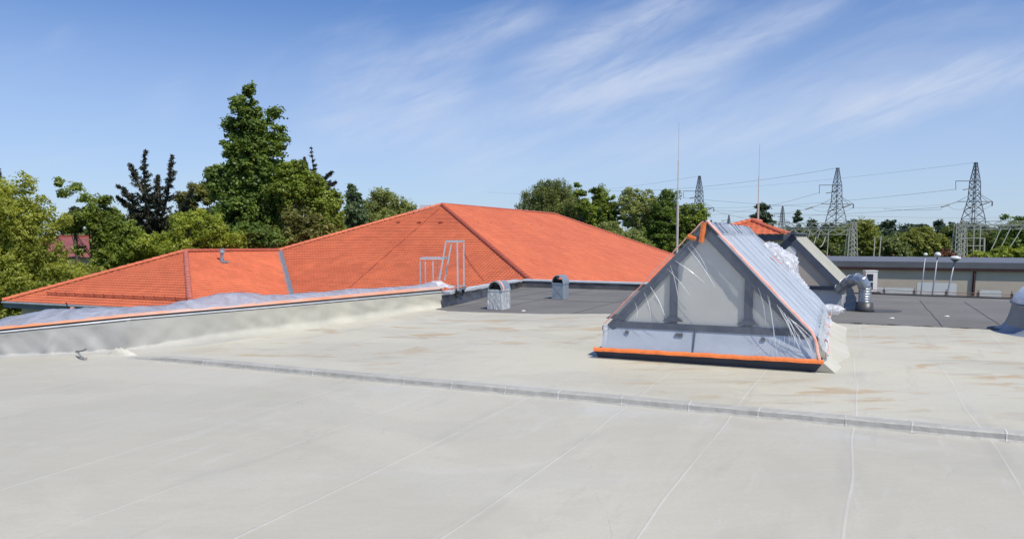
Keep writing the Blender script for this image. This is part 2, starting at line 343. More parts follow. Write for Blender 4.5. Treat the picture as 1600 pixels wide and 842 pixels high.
M_STEELD = mat('dark_steel', (.09, .095, .11), .5, .3, .15, 1)
M_GANT = mat('pale_galvanised_lattice', (.34, .35, .30), .6, .1, .12, 1)
M_WIRE = mat('conductor_wire', (.10, .11, .12), .5, .3, .1, 1)
M_BLACK = mat('black_rubber', (.012, .012, .013), .6, 0, .2, 4)
M_RED = mat('oxide_red_paint', (.30, .055, .045), .5, 0, .15, 2)
M_REDROOF = mat('faded_red_roof_sheet', (.27, .085, .068), .5, 0, .15, 1.5)
M_GREYM = mat('grey_membrane', (.22, .23, .235), .55, 0, .12, 2, .4, 12)
M_BLUEM = mat('bluish_grey_membrane', (.20, .23, .29), .5, 0, .12, 2, .4, 12)
M_GRASS = mat('meadow_grass', (.05, .09, .02), .9, 0, .3, .15, col2=(.09, .12, .035))
M_BARK = mat('bark', (.10, .08, .06), .9, 0, .25, 5, .5, 20)
M_BARKW = mat('birch_bark', (.45, .43, .38), .8, 0, .35, 4)
M_MAST = mat('pale_mast_paint', (.55, .55, .53), .6, 0, .05)
M_CONC = mat('pale_concrete_pole', (.50, .48, .42), .8, 0, .12, 3)

# ------------------------------------------------------------------ ground
g_ = MB(); g_.quad((-2500, -500, GZ), (2500, -500, GZ), (2500, 4500, GZ), (-2500, 4500, GZ)); tag(g_.build('ground', M_GRASS), kind='structure')

# ------------------------------------------------------------------ flat roofed building
# left upstand, inner base and inner top edge
def interp(tab, x):
    if x <= tab[0][0]: return tab[0][1]
    for (a, b), (c, d) in zip(tab, tab[1:]):
        if x <= c: return b+(d-b)*(x-a)/(c-a)
    return tab[-1][1]
BASEY = [(-150, 570), (0, 564), (110, 560), (200, 557), (300, 546), (400, 531), (500, 515), (600, 497), (688, 482)]
TOPY = [(-150, 535), (0, 521), (200, 501), (400, 484), (600, 466), (690, 458)]
TOPD = [(-150, 9.75), (0, 10.0), (110, 10.25), (200, 10.5), (300, 11.3), (400, 12.25), (500, 13.5), (600, 15.3), (690, 17.3)]
FILMY = [(-150, 513), (0, 499), (32, 491), (87, 482), (150, 481), (200, 480), (260, 477), (300, 467), (345, 459), (362, 456), (388, 456), (414, 461), (491, 457), (555, 451), (620, 449), (660, 444), (676, 441), (690, 449)]
pxs = [-150+840*i/140 for i in range(141)]
base_pts = [G(x, interp(BASEY, x)) for x in (-150, 0, 110, 200, 300, 400, 500, 600, 688)]
flat = thing('flat_roof_building', 'flat roofed building coated in pale grey with a black felt strip at its far end', 'building', (0, 4, GZ))
BL = Vector((-16, 9.2, 0))
C0 = G(815, 449); C0 = Vector((C0.x, 24.4, 0)); 
E1 = G(1345, 459); E2 = G(1600, 468); E3 = E2+(E2-E1)*2.0
far_b = [G(680, 484), G(700, 487), G(740, 488.5), G(860, 491.5), G(945, 491), G(1315, 506.5), G(1440, 511), G(1570, 517), G(1640, 521)]
fe = far_b[-1]+(far_b[-1]-far_b[-2]).normalized()*12
lr = MB(); poly = [(-16, -7, .012), (fe.x, -7, .012), (fe.x, fe.y, .012)]
for a, b in list(zip(far_b, far_b[1:]))[::-1]:
    for k in range(10, 0, -1):
        q = a.lerp(b, k/10); poly.append((q.x, q.y+random.uniform(-.03, .03), .012))
poly += [(p.x-.25, p.y+.15, .012) for p in base_pts[::-1]] + [(-16, 9.3, .012)]
lr.add(poly, [tuple(range(len(poly)))]); lr.build('coated_roof', M_ROOF, flat)
# black felt roof with laps
bl = MB(); Bc = Vector((-2.4, 16.6, -.002)); bp_ = [Vector((-2.4, 15.9, -.002)), Vector((fe.x, fe.y-1.2, -.002)), Vector((E3.x, E3.y, -.002)), Vector((E2.x, E2.y, -.002)), Vector((E1.x, E1.y, -.002)), Vector((C0.x+.0, C0.y+.3, -.002)), Vector((-2.2, 17.6, -.002))]
bl.add(bp_, [tuple(range(len(bp_)))]); bl.build('felt_roof', M_BIT, flat)
lap = MB()
for i in range(14):
    o = C0 + W*(1.0*i+.55) - D*.2; e = o - D*(7+i*.1)
    pts = [o.lerp(e, k/12)+W*random.uniform(-.015, .015) for k in range(13)]
    if i in (3, 6, 9, 10): continue
    lap.grid([[p-W*.011+UP*.002 for p in pts], [p+UP*.006 for p in pts], [p+W*.011+UP*.002 for p in pts]])
for dd, a0, a1 in ((2.4, 0, 8.0), (4.3, .3, 7.0)):
    o = C0-D*dd+W*a0; e = C0-D*dd+W*a1
    pts = [o.lerp(e, k/16)+D*random.uniform(-.03, .03) for k in range(17)]
    lap.grid([[p-D*.012+UP*.003 for p in pts], [p+UP*.007 for p in pts], [p+D*.012+UP*.003 for p in pts]])
lap.build('felt_lap', mat('felt_lap_edge', (.095, .09, .086), .7, var=.15), flat)
# the coating's dark felt edge seen along the right boundary
ed = MB(); a = G(1330, 506.3); b = G(1640, 520.3)
rows = [[], [], []]
for k in range(60):
    t = k/59; p = a.lerp(b, t); j = .02*math.sin(k*1.7)+random.uniform(-.01, .01)
    h = .022+.012*math.sin(k*.6)
    rows[0].append(p+UP*.0); rows[1].append(p+Vector((0, .02+j, h))); rows[2].append(p+Vector((0, .07+j, .0)))
ed.grid(rows); ed.build('felt_edge', M_BITSEAM, flat)
# walls below
wl = MB(); outl = [(-16, -7.2), (fe.x+.2, -7.2), (E3.x, E3.y), (E1.x, E1.y), (C0.x-.3, C0.y+.2), (-2.4, 17.5), (-3.4, 15.3), (-4.5, 13.3), (-5.6, 11.5), (-6.6, 10.5), (-16, 9.6)]
wl.prism(outl, GZ-.2, -.05); wl.build('wall', M_PLASTER, flat)
ee = MB(); 
for a, b in ((C0+D*.2, E1), (E1, E2), (E2, E3)):
    ee.bar(a+UP*.012, b+UP*.012, .12, .05)
ee.build('roof_edge_trim', M_BITSEAM, flat)
# kerb strip across the coated roof
ks = MB(); kl = G(205, 560); kr = G(1600, 691); kd = (kr-kl).normalized(); kn = Vector((-kd.y, kd.x, 0)); Lk = (kr-kl).length+6
nseg = int(Lk/.06); prof = [(-.085, .010), (-.072, .03), (-.066, .07), (-.055, .080), (.045, .084), (.06, .078), (.08, .035), (.12, .012)]
rows = [[] for _ in prof]
jn = sorted(random.uniform(0, 1)*.25+j*.62 for j in range(40))
for i in range(nseg+1):
    s = Lk*i/nseg; jit = .006*math.sin(s*1.1)+.004*math.sin(s*3.7+1)
    joint = min(abs(s-q) for q in jn); bulge = .0025*math.exp(-(joint/.03)**2)
    hs_ = min(1, max(.15, (s+.1)/.9))
    for r_, (o, z) in zip(rows, prof):
        r_.append(kl+kd*s+kn*(o+jit+(-bulge if o < 0 else bulge)+random.uniform(-.003, .003))+UP*(.01+(z-.01)*hs_+bulge+random.uniform(-.002, .002)))
ks.grid(rows)
M_KERB = mat('grey_coated_kerb', (.38, .37, .335), .6, 0, .08, 3, .5, 10, col2=(.44, .43, .39))
ks.build('kerb_strip', M_KERB, flat)
M_BEAD = mat('pale_joint_bead', (.56, .56, .53), .6)
for q in jn:
    if q > Lk-3.5 or q < .5: continue
    rr = [[], []]; wq = random.uniform(.003, .008); sk_ = random.uniform(-.02, .02)
    for i_, (o, z) in enumerate(prof[:5]):
        for k, dx in enumerate((-wq, wq)):
            s0_ = q+dx+sk_*i_/5; jit = .006*math.sin(s0_*1.1)+.004*math.sin(s0_*3.7+1)
            rr[k].append(kl+kd*s0_+kn*(o+jit-.0045)+UP*(z+.0042))
    kj = MB(); kj.grid(rr); kj.build('joint_bead', M_BEAD, flat)
# left upstand, membrane dressed up the parapet
def nz(x, y, s=1.0):
    return (math.sin(x*2.1+y*1.3+s)+math.sin(x*4.7-y*2.9+s*2.3)*.6+math.sin(x*9.1+y*6.2+s*.7)*.35)/1.95
up = MB(); NR = 26; rows = [[] for _ in range(NR)]
npx = 420
creases = [(random.uniform(-150, 690), random.uniform(6, 16), random.uniform(-.9, .9), random.uniform(.010, .030)) for _ in range(60)]
for i in range(npx+1):
    x = -150+840*i/npx; yb = interp(BASEY, x); yt = interp(TOPY, x); T = P(x, yt, interp(TOPD, x))
    Bp = G(x, yb); tl = T.copy(); tl.z = 0
    c = min(1, max(0, (x-190)/160)); cov = .10+.30*c        # broad sprayed cove from here on
    foot = Bp; wallb = tl.copy(); wallb.z = .05+.10*c
    for j in range(NR):
        t = j/(NR-1)
        # quadratic bezier-like: foot -> wall base -> top
        if t < .45:
            u = t/.45; mid_ = Vector((wallb.x, wallb.y, .014)); fm = foot.lerp(mid_, .35)
            p = foot*(1-u)**2 + mid_*(2*u*(1-u)) + wallb*u*u
        else:
            u = (t-.45)/.55; p = wallb.lerp(T, u)
        if j == 0: p = p+(foot-wallb).normalized()*.02
        nrm = Vector((.6, -.8, 0)); amp = math.sin(math.pi*min(1, t*1.05))**.7
        w_ = .018*nz(x*.02, t*2.0, 1)*amp
        for cx, cw, sl_, am in creases:
            dd = (x - cx - sl_*60*(t-.5))/cw
            if abs(dd) < 3: w_ += am*math.exp(-dd*dd)*amp*(1 if x < 230 else .45)*math.sin(3*t+cx)
        p = p+nrm*w_
        if j == 0: p.z = .008
        p.z = max(p.z, .008)
        rows[j].append(p)
up.grid(rows); up.build('upstand_membrane', M_UPST, flat, True)
# coping, gap and metal strip on the upstand
def strip(tab_off0, tab_off1, dy0, dy1, x0=-150, x1=690, n=140):
    m_ = [[], []]
    for i in range(n+1):
        x = x0+(x1-x0)*i/n; yt = interp(TOPY, x); Y = interp(TOPD, x)
        m_[0].append(P(x, yt+tab_off0, Y+dy0)); m_[1].append(P(x, yt+tab_off1, Y+dy1))
    return m_
cp_ = MB(); cp_.grid(strip(2.5, -8, .02, .03)); 
rr = strip(-8, -8, .03, .9); 
for p in rr[1]: p.z -= .02
cp_.grid(rr); cp_.grid([[p for p in rr[1]], [p-UP*.6 for p in rr[1]]]); cp_.build('parapet_core', M_BITSEAM, flat)
ws = MB()
s0 = strip(-1.4, -3.4, -.012, -.002); ws.grid(s0); ws.build('edge_profile', M_FLASH, flat)
# black part of the parapet (towards the corner) and the far parapet
def path(pts, n):
    out = []; L = [(b-a).length for a, b in zip(pts, pts[1:])]; T_ = sum(L)
    for i in range(n+1):
        s = T_*i/n
        for a, b, l in zip(pts, pts[1:], L):
            if s <= l+1e-9: out.append(a.lerp(b, s/l)); break
            s -= l
        else: out.append(pts[-1])
    return out
Bt = P(688, 459, 17.3); Ct = P(815, 438, 24.4); Ct.z = max(Ct.z, .2)
bpar = MB(); n = 60; A = path([Bt, Ct], n); foot = path([G(690, 481), G(722, 474), Vector((C0.x-.05, C0.y-.3, 0))], n)
rows = [[] for _ in range(9)]
for i in range(n+1):
    t = A[i]; f_ = foot[i]; wb = Vector((t.x+.02, t.y-.02, .10))
    for j in range(9):
        u = j/8
        p = f_*(1-u)**2+Vector((wb.x, wb.y, .0))*2*u*(1-u)+t*u*u
        if 0 < j < 8: p = p+Vector((.9, -.4, 0))*.03*nz(i*.35, u*3, 5)
        rows[j].append(p)
bpar.grid(rows)
Dt = P(1120, 441.5, 21.9); Dt.z = Ct.z-.02
A2 = path([Ct, Dt], 40); rows = [[] for _ in range(6)]
for i, t in enumerate(A2):
    for j in range(6):
        u = j/5; p = Vector((t.x, t.y, 0)).lerp(t, u)+Vector((-.1, -1, 0))*(.12*(1-u)**3+.012*nz(i*.5, u*4, 2))
        p.z = max(p.z, -.002); rows[j].append(p)
bpar.grid(rows); bpar.build('felt_upstand', M_BITD, flat, True)
cap = MB()
o1 = Vector((-.91, .41, 0)); 
outer = [p+o1*(.16+.1*k/n)+UP*.03 for k, p in enumerate(A)]
lip = [p-o1*.03-UP*.045 for p in A]; lip2 = [p-o1*.03+UP*.012 for p in A]
for k, p in enumerate(lip): p += Vector((0, 0, .006*math.sin(k*.9)))
cap.grid([lip, lip2, outer, [p-UP*.5 for p in outer]])
o2 = Vector((.36, .93, 0)); outer2 = [p+o2*.34+UP*.03 for p in A2]
cap.grid([[p-o2*.02-UP*.02 for p in A2], [p-o2*.02+UP*.018 for p in A2], outer2, [p-UP*.5 for p in outer2]])
cap.build('parapet_flashing', M_FLASH, flat)
wv = MB()  # loose black strip hanging near corner
for k in range(2):
    a = A[int(n*(.78+.1*k))]; b = A[int(n*(.84+.1*k))]
    wv.bar(a-o1*.06-UP*.06, b-o1*.06-UP*.05, .02, .05)
wv.build('parapet_bracket', M_BLACK, flat)

# ------------------------------------------------------------------ plastic sheet over the left parapet
sh = thing('plastic_sheet', 'long bluish plastic sheet draped over the left parapet, edged with orange tape', 'plastic sheet', P(300, 480, 11.5))
fs = MB(); rows = [[] for _ in range(12)]
for i in range(421):
    x = -150+846*i/420; yt = interp(TOPY, x); Y = interp(TOPD, x); a = P(x, yt-9.5, Y+.04); b = P(x, interp(FILMY, x), Y+.42)
    for j in range(12):
        u = j/11
        if u < .6: q = a.lerp(b, u/.6); q.z += .035*math.sin(math.pi*u/.6)
        else: q = b+Vector((-.45, .38, -.75*(u-.6)/.4))*((u-.6)/.4)
        q = q+Vector((-.4, .3, .5))*.028*nz(x*.045, u*5, 3)*min(1, u*4)
        rows[j].append(q)
fs.grid(rows); fs.build('film', M_FILMB, sh, True)
tp = MB()
s1 = strip(-6.4, -11.0, .012, .06, -150, 694)
mid_ = [a.lerp(b, .5)+Vector((0, -.01, .004*math.sin(k*.8))) for k, (a, b) in enumerate(zip(*s1))]
tp.grid([s1[0], mid_, s1[1]])
M_TAPEL = mat('orange_tape_under_film', (.80, .25, .08), .4, 0, .1, .8, .3, 12, col2=(.62, .46, .40), stretch=(.7, .7, .7))
tp.build('tape', M_TAPEL, sh)
en = MB()   # bunched end of the film
c = P(682, 446, 17.5)
vv = []; 
for i in range(9):
    row = []
    for j in range(9):
        u, v = i/8-.5, j/8-.5
        row.append(c+Vector((u*.85, v*.5, .16*math.exp(-(u*u+v*v)*9)-.05+.03*nz(i*1.3, j*1.7, 4))))
    vv.append(row)
en.grid(vv); en.build('bunched_end', M_FILMW, sh, True)
# little taped peg with antenna in the sheet
pg = thing('lightning_clip', 'small taped clip poking up through the plastic sheet at left', 'clip', P(108, 492, 11.0))
a = P(112, 492, 11.0); q = MB(); q.bar(a, P(113, 480, 11.0), .05, .04); q.build('taped_post', M_TAPEP, pg)
q = MB(); q.bar(P(108, 486, 11.0), P(103, 472, 11.0), .012); q.bar(P(109, 487, 11.0), P(104, 482, 11.0), .05, .03); q.build('pin', M_BLACK, pg)

# hook on the left upstand
hk = MB(); b0 = P(118, 548, 10.02)
hk.tube([P(119, 549.5, 10.1), P(125, 548, 9.95), P(131, 547, 9.9), P(134.5, 545.5, 9.9), P(134, 543.5, 9.9)], .014, 6)
hk.tube([P(121.5, 549, 10.0), P(125, 555, 9.86), P(130, 559.3, 9.78), P(135, 559.5, 9.76)], .015, 6)
tag(hk.build('wall_hook', mat('coated_steel', (.42, .42, .40), .5, .1, .3, 30, col2=(.12, .12, .11)), None, True), 'bent coated steel hook sticking out of the left upstand', 'hook')
lm = MB(); c = P(190, 553, 10.15); rows = []
for i in range(15):
    row = []
    for j in range(15):
        u, v = i/14-.5, j/14-.5; e = max(0, 1-4*(u*u+v*v)); k = c+Vector((u*.40, v*.12+.03, 0)); k.z = .01+.13*e**.7*(1-.6*(u+.5)) + .03*nz(i*1.8, j*1.9, 6)*e
        row.append(k)
    rows.append(row)
lm.grid(rows); lm.build('foam_patch', M_FOAM, flat, True)

# ------------------------------------------------------------------ big skylight
S0 = G(935, 558.5, .012); S1 = G(1274, 581.5, .012); WX = (S1-S0); SW = WX.length; WX.normalize(); SD = Vector((-WX.y, WX.x, 0)); SL = 4.9
print('skylight width', SW, 'dir', WX)
S0.z = S1.z = 0
def q_(x, y, z): return S0+WX*x+SD*y+UP*z
sk = thing('gable_skylight', 'large gable skylight with slate grey frame and cream panels on the pale roof', 'skylight', tuple(q_(SW/2, SL/2, 0)))
ix0, ix1 = .10, SW-.06; AX = SW*.505; ZE, ZA = .46, 1.82; YF = .10
kb = MB(); kb.add([q_(0, 0, .01), q_(SW, 0, .01), q_(SW+.08, -.03, .145), q_(-.05, -.03, .125), q_(0, .3, .01), q_(SW, .3, .01), q_(SW+.08, .3, .145), q_(-.05, .3, .125)],
   [(0, 1, 2, 3), (1, 5, 6, 2), (0, 3, 7, 4), (3, 2, 6, 7), (0, 4, 5, 1)]); kb.build('kerb', M_NAVY, sk)
fb = MB()   # pale front panel, leaning back a little, in two sheets with a lap
rows = []
for j in range(5):
    v = j/4; rows.append([q_(ix0-.06+(ix1-ix0+.12)*i/24, -.015+.10*v**.8, .135+(ZE-.14)*v) for i in range(25)])
fb.grid(rows); fb.build('front_panel', M_BASEP, sk, True)
lp = MB(); lp.bar(q_(AX-.12, -.022+.02, .15), q_(AX-.10, .07, ZE), .035, .012); lp.build('panel_lap', M_SLATE, sk)
# washers
wsr = MB()
for x in (.28, .95, 1.0, 2.02): 
    c = q_(x+.1, .05, .375); wsr = MB(); wsr.cbox(c, .045, .02, .045, WX, SD); wsr.build('fixing_washer', M_RIBD, sk)
# sloping planes
def inside(x, e=0):   # roof line height at x
    if x <= AX: return ZE+(ZA-ZE)*(x-ix0)/(AX-ix0)
    return ZE+(ZA-ZE)*(ix1-x)/(ix1-AX)
gl = MB(); gy = YF+.012
gl.add([q_(ix0+.02, gy, ZE), q_(ix1-.02, gy, ZE), q_(AX, gy, ZA-.02), q_(ix0+.02, gy+.02, ZE), q_(ix1-.02, gy+.02, ZE), q_(AX, gy+.02, ZA-.02)], [(0, 1, 2), (3, 5, 4)])
gl.build('gable_panel', M_PLY, sk)
def beam(p, q, wd, inn, name='rafter', dep=.07, m=None, y0=None):   # beam in gable plane, wd wide toward inn
    b = MB(); d = (q-p).normalized(); n_ = inn - d*inn.dot(d); n_.normalize(); b.box(p-SD*0, q-p, n_*wd, SD*dep); return b.build(name, m or M_SLATE, sk)
aL, aR, aA = q_(ix0, YF-.03, ZE), q_(ix1, YF-.03, ZE), q_(AX, YF-.03, ZA)
beam(aL, aA, .115, WX-UP*.3); beam(aR, aA, .125, -WX-UP*.3)
beam(q_(ix0+.06, YF-.034, ZE-.03), q_(ix1-.05, YF-.034, ZE-.03), .085, UP, 'bottom_rail')
for xm in (.99, 1.93):
    h0 = inside(xm)-.06; beam(q_(xm-.05, YF-.026, ZE+.05), q_(xm-.05, YF-.026, h0-(.05 if xm < AX else .0)), .10, WX, 'mullion')
ft = MB()
for xm in (.99, 1.93, .22):
    ft = MB(); ft.add([q_(xm-.14, YF-.04, ZE+.085), q_(xm+.14, YF-.04, ZE+.085), q_(xm+.055, YF-.04, ZE+.15), q_(xm-.055, YF-.04, ZE+.15)], [(0, 1, 2, 3)]); ft.build('mullion_foot', M_SLATE, sk)
def slope(side, nrib):
    e = ix1 if side > 0 else ix0; s = MB(); ov = .06*side
    a, b = q_(AX, YF, ZA-.01), q_(AX, SL, ZA-.01); c, d = q_(e+ov*.8, SL, ZE-.05), q_(e+ov*.8, YF, ZE-.05)
    rows = [[b.lerp(a, i/20).lerp(c.lerp(d, i/20), j/12) for i in range(21)] for j in range(13)]
    s.grid(rows); s.build('slope_panel', M_SLOPE, sk)
    nn = (d-a).cross(b-a).normalized(); nn = nn if nn.z > 0 else -nn
    for i in range(nrib):
        t = (i+.5)/nrib; r_ = MB(); r_.bar(a.lerp(b, t)+nn*.004, d.lerp(c, t)+nn*.004, .022, .012); r_.build('glazing_bar', M_RIBD, sk)
    ev = MB(); ev.bar(d+nn*.0-SD*.02, c+SD*.02, .05, .06); ev.build('eaves_trim', M_SLATE, sk)
    return nn, a, b, c, d
nR, rA, rB, rC, rD = slope(1, 7); slope(-1, 9)
rc = MB()
for side in (1, -1):
    e = ix1 if side > 0 else ix0
    dv = (q_(e, 0, ZE)-q_(AX, 0, ZA)).normalized(); nn = nR if side > 0 else Vector((-WX.x*.69, -WX.y*.69, .72))
    rc.box(q_(AX, YF-.04, ZA+.012), dv*.2, SD*(SL-YF+.06), nn.normalized()*.02)
    for i in range(9):
        t = (i+.5)/9; a = q_(AX, YF+(SL-YF)*t, ZA+.028); rc.bar(a, a+dv*.21, .02, .012)
rc.build('ridge_cap', M_SLATE, sk)
# side walls below eaves, coated in foam and flaring out to the roof
for side in (1, -1):
    e = ix1+.03 if side > 0 else ix0-.03; f_ = MB(); rows = [[] for _ in range(9)]
    for i in range(61):
        y = YF-.06+(SL-YF+.1)*i/60
        for j in range(9):
            u = j/8; o = .42*(1-u)**2.6*(1+.05*math.sin(i*.12))*(min(1, .22+i/22) if side > 0 else .2); z = ZE-.04
            rows[j].append(q_(e+side*o+side*.006*nz(i*.15, j*.8)*math.sin(math.pi*u), y, .013+(z-.013)*u))
    f_.grid(rows); f_.build('side_upstand', M_FOAM, sk, True)
f_ = MB(); f_.add([q_(SW+.085, -.035, .14), q_(SW+.0, .02, .012), q_(SW+.22, .02, .014), q_(SW+.05, .5, .2), q_(SW+.30, .5, .014)], [(0, 1, 2), (0, 2, 4, 3)]); f_.build('corner_flap', M_FOAM, sk)
# back gable
bgm = MB(); bgm.add([q_(ix0, SL, .0), q_(ix1, SL, .0), q_(ix1, SL, ZE), q_(AX, SL, ZA-.02), q_(ix0, SL, ZE)], [(0, 1, 2, 3, 4)]); bgm.build('back_gable', M_PLY, sk)
# film over the skylight: own thing
fl = thing('skylight_film', 'clear plastic film taped over the large skylight with orange tape', 'plastic film', tuple(q_(SW/2, -.1, .1)))
ff = MB(); rows = []       # front curtain: from rafters down to kerb
NX, NY = 150, 34
for j in range(NY):
    v = j/(NY-1); row = []
    for i in range(NX):
        s = i/(NX-1); x = -.04+(SW+.10)*s
        xr = ix0-.02+(ix1-ix0+.04)*s; top = inside(min(max(xr, ix0), ix1))+.03
        zt = top; z = .12+(zt-.12)*v; xx = x+(xr-x)*min(1, v*zt/max(.3, zt)*2.2 if zt < .6 else v*1.6)
        y = -.05+.07*v*1.0 + .018*math.sin(xr*9+3*v)*math.sin(math.pi*v)
        r1 = math.sin((xr*1.0-(1-v)*.35)*70)*.006*math.exp(-((xr-ix1+.2)/.35)**2)
        r2 = math.sin((xr+(1-v)*.5)*60)*.006*math.exp(-((xr-.5)/.4)**2)
        row.append(q_(xx, y+(r1+r2)*math.sin(math.pi*min(1, v*1.1)), z))
    rows.append(row)
ff.grid(rows)
ff.build('front_film', M_FILM, fl, True)
# bright crease strands in the film
M_CREASE = filmmat('bright_film_crease', (.9, .92, .95), .35, .75, 6, (1, 1, 1), .3, .25)
def strand(x0, z0, x1, z1, w=.008, bow=.02):
    pts = []
    for k in range(9):
        t = k/8; pts.append(q_(x0+(x1-x0)*t+bow*math.sin(math.pi*t), -.025-.012*math.sin(math.pi*t), z0+(z1-z0)*t))
    dirv = (pts[-1]-pts[0]).normalized(); nx = dirv.cross(SD).normalized()
    cs = MB(); cs.grid([[p-nx*w*math.sin(math.pi*(.08+.84*k/8)) for k, p in enumerate(pts)], [p-SD*.004 for p in pts], [p+nx*w*math.sin(math.pi*(.08+.84*k/8)) for k, p in enumerate(pts)]]); cs.build('crease', M_CREASE, fl)
for k in range(11):
    x0 = 2.15+random.uniform(0, .42); strand(x0, inside(x0)-.06, min(SW-.04, x0+random.uniform(.08, .30)), random.uniform(.2, .42), random.uniform(.003, .009), .01)
for x0, dx, l in ((1.18, .35, .5), (1.22, .22, .35), (.92, .3, .34), (.96, .12, .5), (.70, .2, .38), (.62, .1, .33), (.5, .03, .22), (2.05, .10, .45), (1.02, .38, .28)):
    strand(x0, inside(x0)-.09, x0+dx, inside(x0)-.09-l, random.uniform(.003, .007))
for k in range(6): strand(.0+k*.02, .17, .09+k*.008, .50, .004, .01)
for k in range(9): strand(1.98+k*.07, .19+.015*k, 2.12+k*.05, .34+.02*k, .0035)
fr = MB(); rows = []   # film over the right slope, sagging past the eave
NX, NY = 60, 40
for j in range(NY):
    v = j/(NY-1); row = []
    for i in range(NX):
        s = i/(NX-1); y = -.0+(SL+.0)*s
        if v < .8:
            u = v/.8; b = rA.lerp(rD, u)-SD*YF+SD*y + nR*(.035+.02*max(0, nz(y*1.6, u*3, 2))+.01*nz(y*7, u*9, 1))
        else:
            u = (v-.8)/.2; b0 = rD-SD*YF+SD*y+nR*.03; b = b0+WX*(.03+.10*u*u+.02*nz(y*5, u*2, 3))-UP*(.20*u*(1+.25*math.sin(y*3.1)+.12*math.sin(y*9)))
        row.append(b)
    rows.append(row)
fr.grid(rows); fr.build('slope_film', M_FILMS, fl, True)
# tape lines
def tapestrip(pts, nrm, w, name, m, lift=.004, wob=.01):
    t = MB(); a, b, c = [], [], []
    for k, p in enumerate(pts):
        d = (pts[min(k+1, len(pts)-1)]-pts[max(k-1, 0)]).normalized(); sde = d.cross(nrm).normalized(); j = wob*math.sin(k*1.9)+wob*.5*math.sin(k*.7)
        a.append(p-sde*(w/2)+sde*j+nrm*lift); b.append(p+sde*j+nrm*(lift+.006)); c.append(p+sde*(w/2)+sde*j*.6+nrm*lift)
    t.grid([a, b, c]); return t.build(name, m, fl)
def subd(a, b, n): return [a.lerp(b, i/n) for i in range(n+1)]
nf = -SD
tapestrip(subd(q_(-.05, -.065, .135), q_(SW+.09, -.065, .155), 30), (nf+UP*.6).normalized(), .058, 'tape', M_TAPE, .004, .004)
tapestrip(subd(q_(ix0-.02, -.02, ZE+.02), q_(AX-.02, .0, ZA+.03), 30), nf, .016, 'tape', M_TAPEP, .004, .004)
tapestrip(subd(q_(AX+.02, .03, ZA+.035), q_(ix1+.0, -.01, ZE+.05), 26)+subd(q_(ix1+.05, -.02, ZE-.05), q_(SW+.04, -.05, .17), 6), (nf+WX*.5+UP*.4).normalized(), .032, 'tape', M_TAPEP, .01, .004)
tapestrip(subd(q_(AX, -.012, ZA+.01), q_(AX-.035, -.015, ZA-.24), 6), nf, .065, 'tape', M_TAPE, .012, .003)
tapestrip(subd(q_(AX-.21, -.01, ZA-.16), q_(AX-.1, -.01, ZA-.20), 4), nf, .055, 'tape', M_TAPE, .012, .003)
pp = rA.lerp(rB, .68).lerp(rD.lerp(rC, .68), .42)+nR*.075
tapestrip([pp+SD*.05*k-WX*.0+(rD-rA).normalized()*.035*k for k in range(-3, 4)], nR, .06, 'tape', M_TAPE, .012)
tapestrip([rD+(rC-rD)*k/24+WX*(.10+.03*math.sin(k*.9))-UP*(.16+.07*math.sin(k*1.3)) for k in range(25)], WX, .035, 'tape', M_TAPEP, .02)
# crumpled spare film bundled over the far edge
cf = MB(); rows = []
for i in range(34):
    row = []
    for j in range(30):
        u, v = i/33, j/29
        b = rB.lerp(rC, .22+.58*u)-SD*.15
        hh = (.17+.07*math.sin(u*5)+.05*math.sin(u*13+1))*math.sin(math.pi*min(1, .12+u*.95))
        a_ = math.pi*v
        p = b+nR*(math.sin(a_)*hh)+SD*(-.12+.42*(1-math.cos(a_))/1.0)
        p += (nR*.5+SD*.5+WX*.3)*.055*nz(u*15+v*4, v*11-u*5, 7)
        row.append(p)
    rows.append(row)
cf.grid(rows); cf.build('bundled_film', M_FILMW, fl, True)
cf = MB(); rows = []; c = rC+WX*.12+SD*.1-UP*.08
for i in range(14):
    row = []
    for j in range(14):
        t1, t2 = i/13*math.pi, j/13*2*math.pi
        rr_ = 1+.22*nz(i*.9, j*1.2, 4)
        row.append(c+WX*.24*math.cos(t1)*rr_+SD*.16*math.sin(t1)*math.cos(t2)*rr_+UP*.10*math.sin(t1)*math.sin(t2)*rr_)
    rows.append(row)
cf.grid(rows); cf.build('loose_film_end', M_FILMW, fl, True)

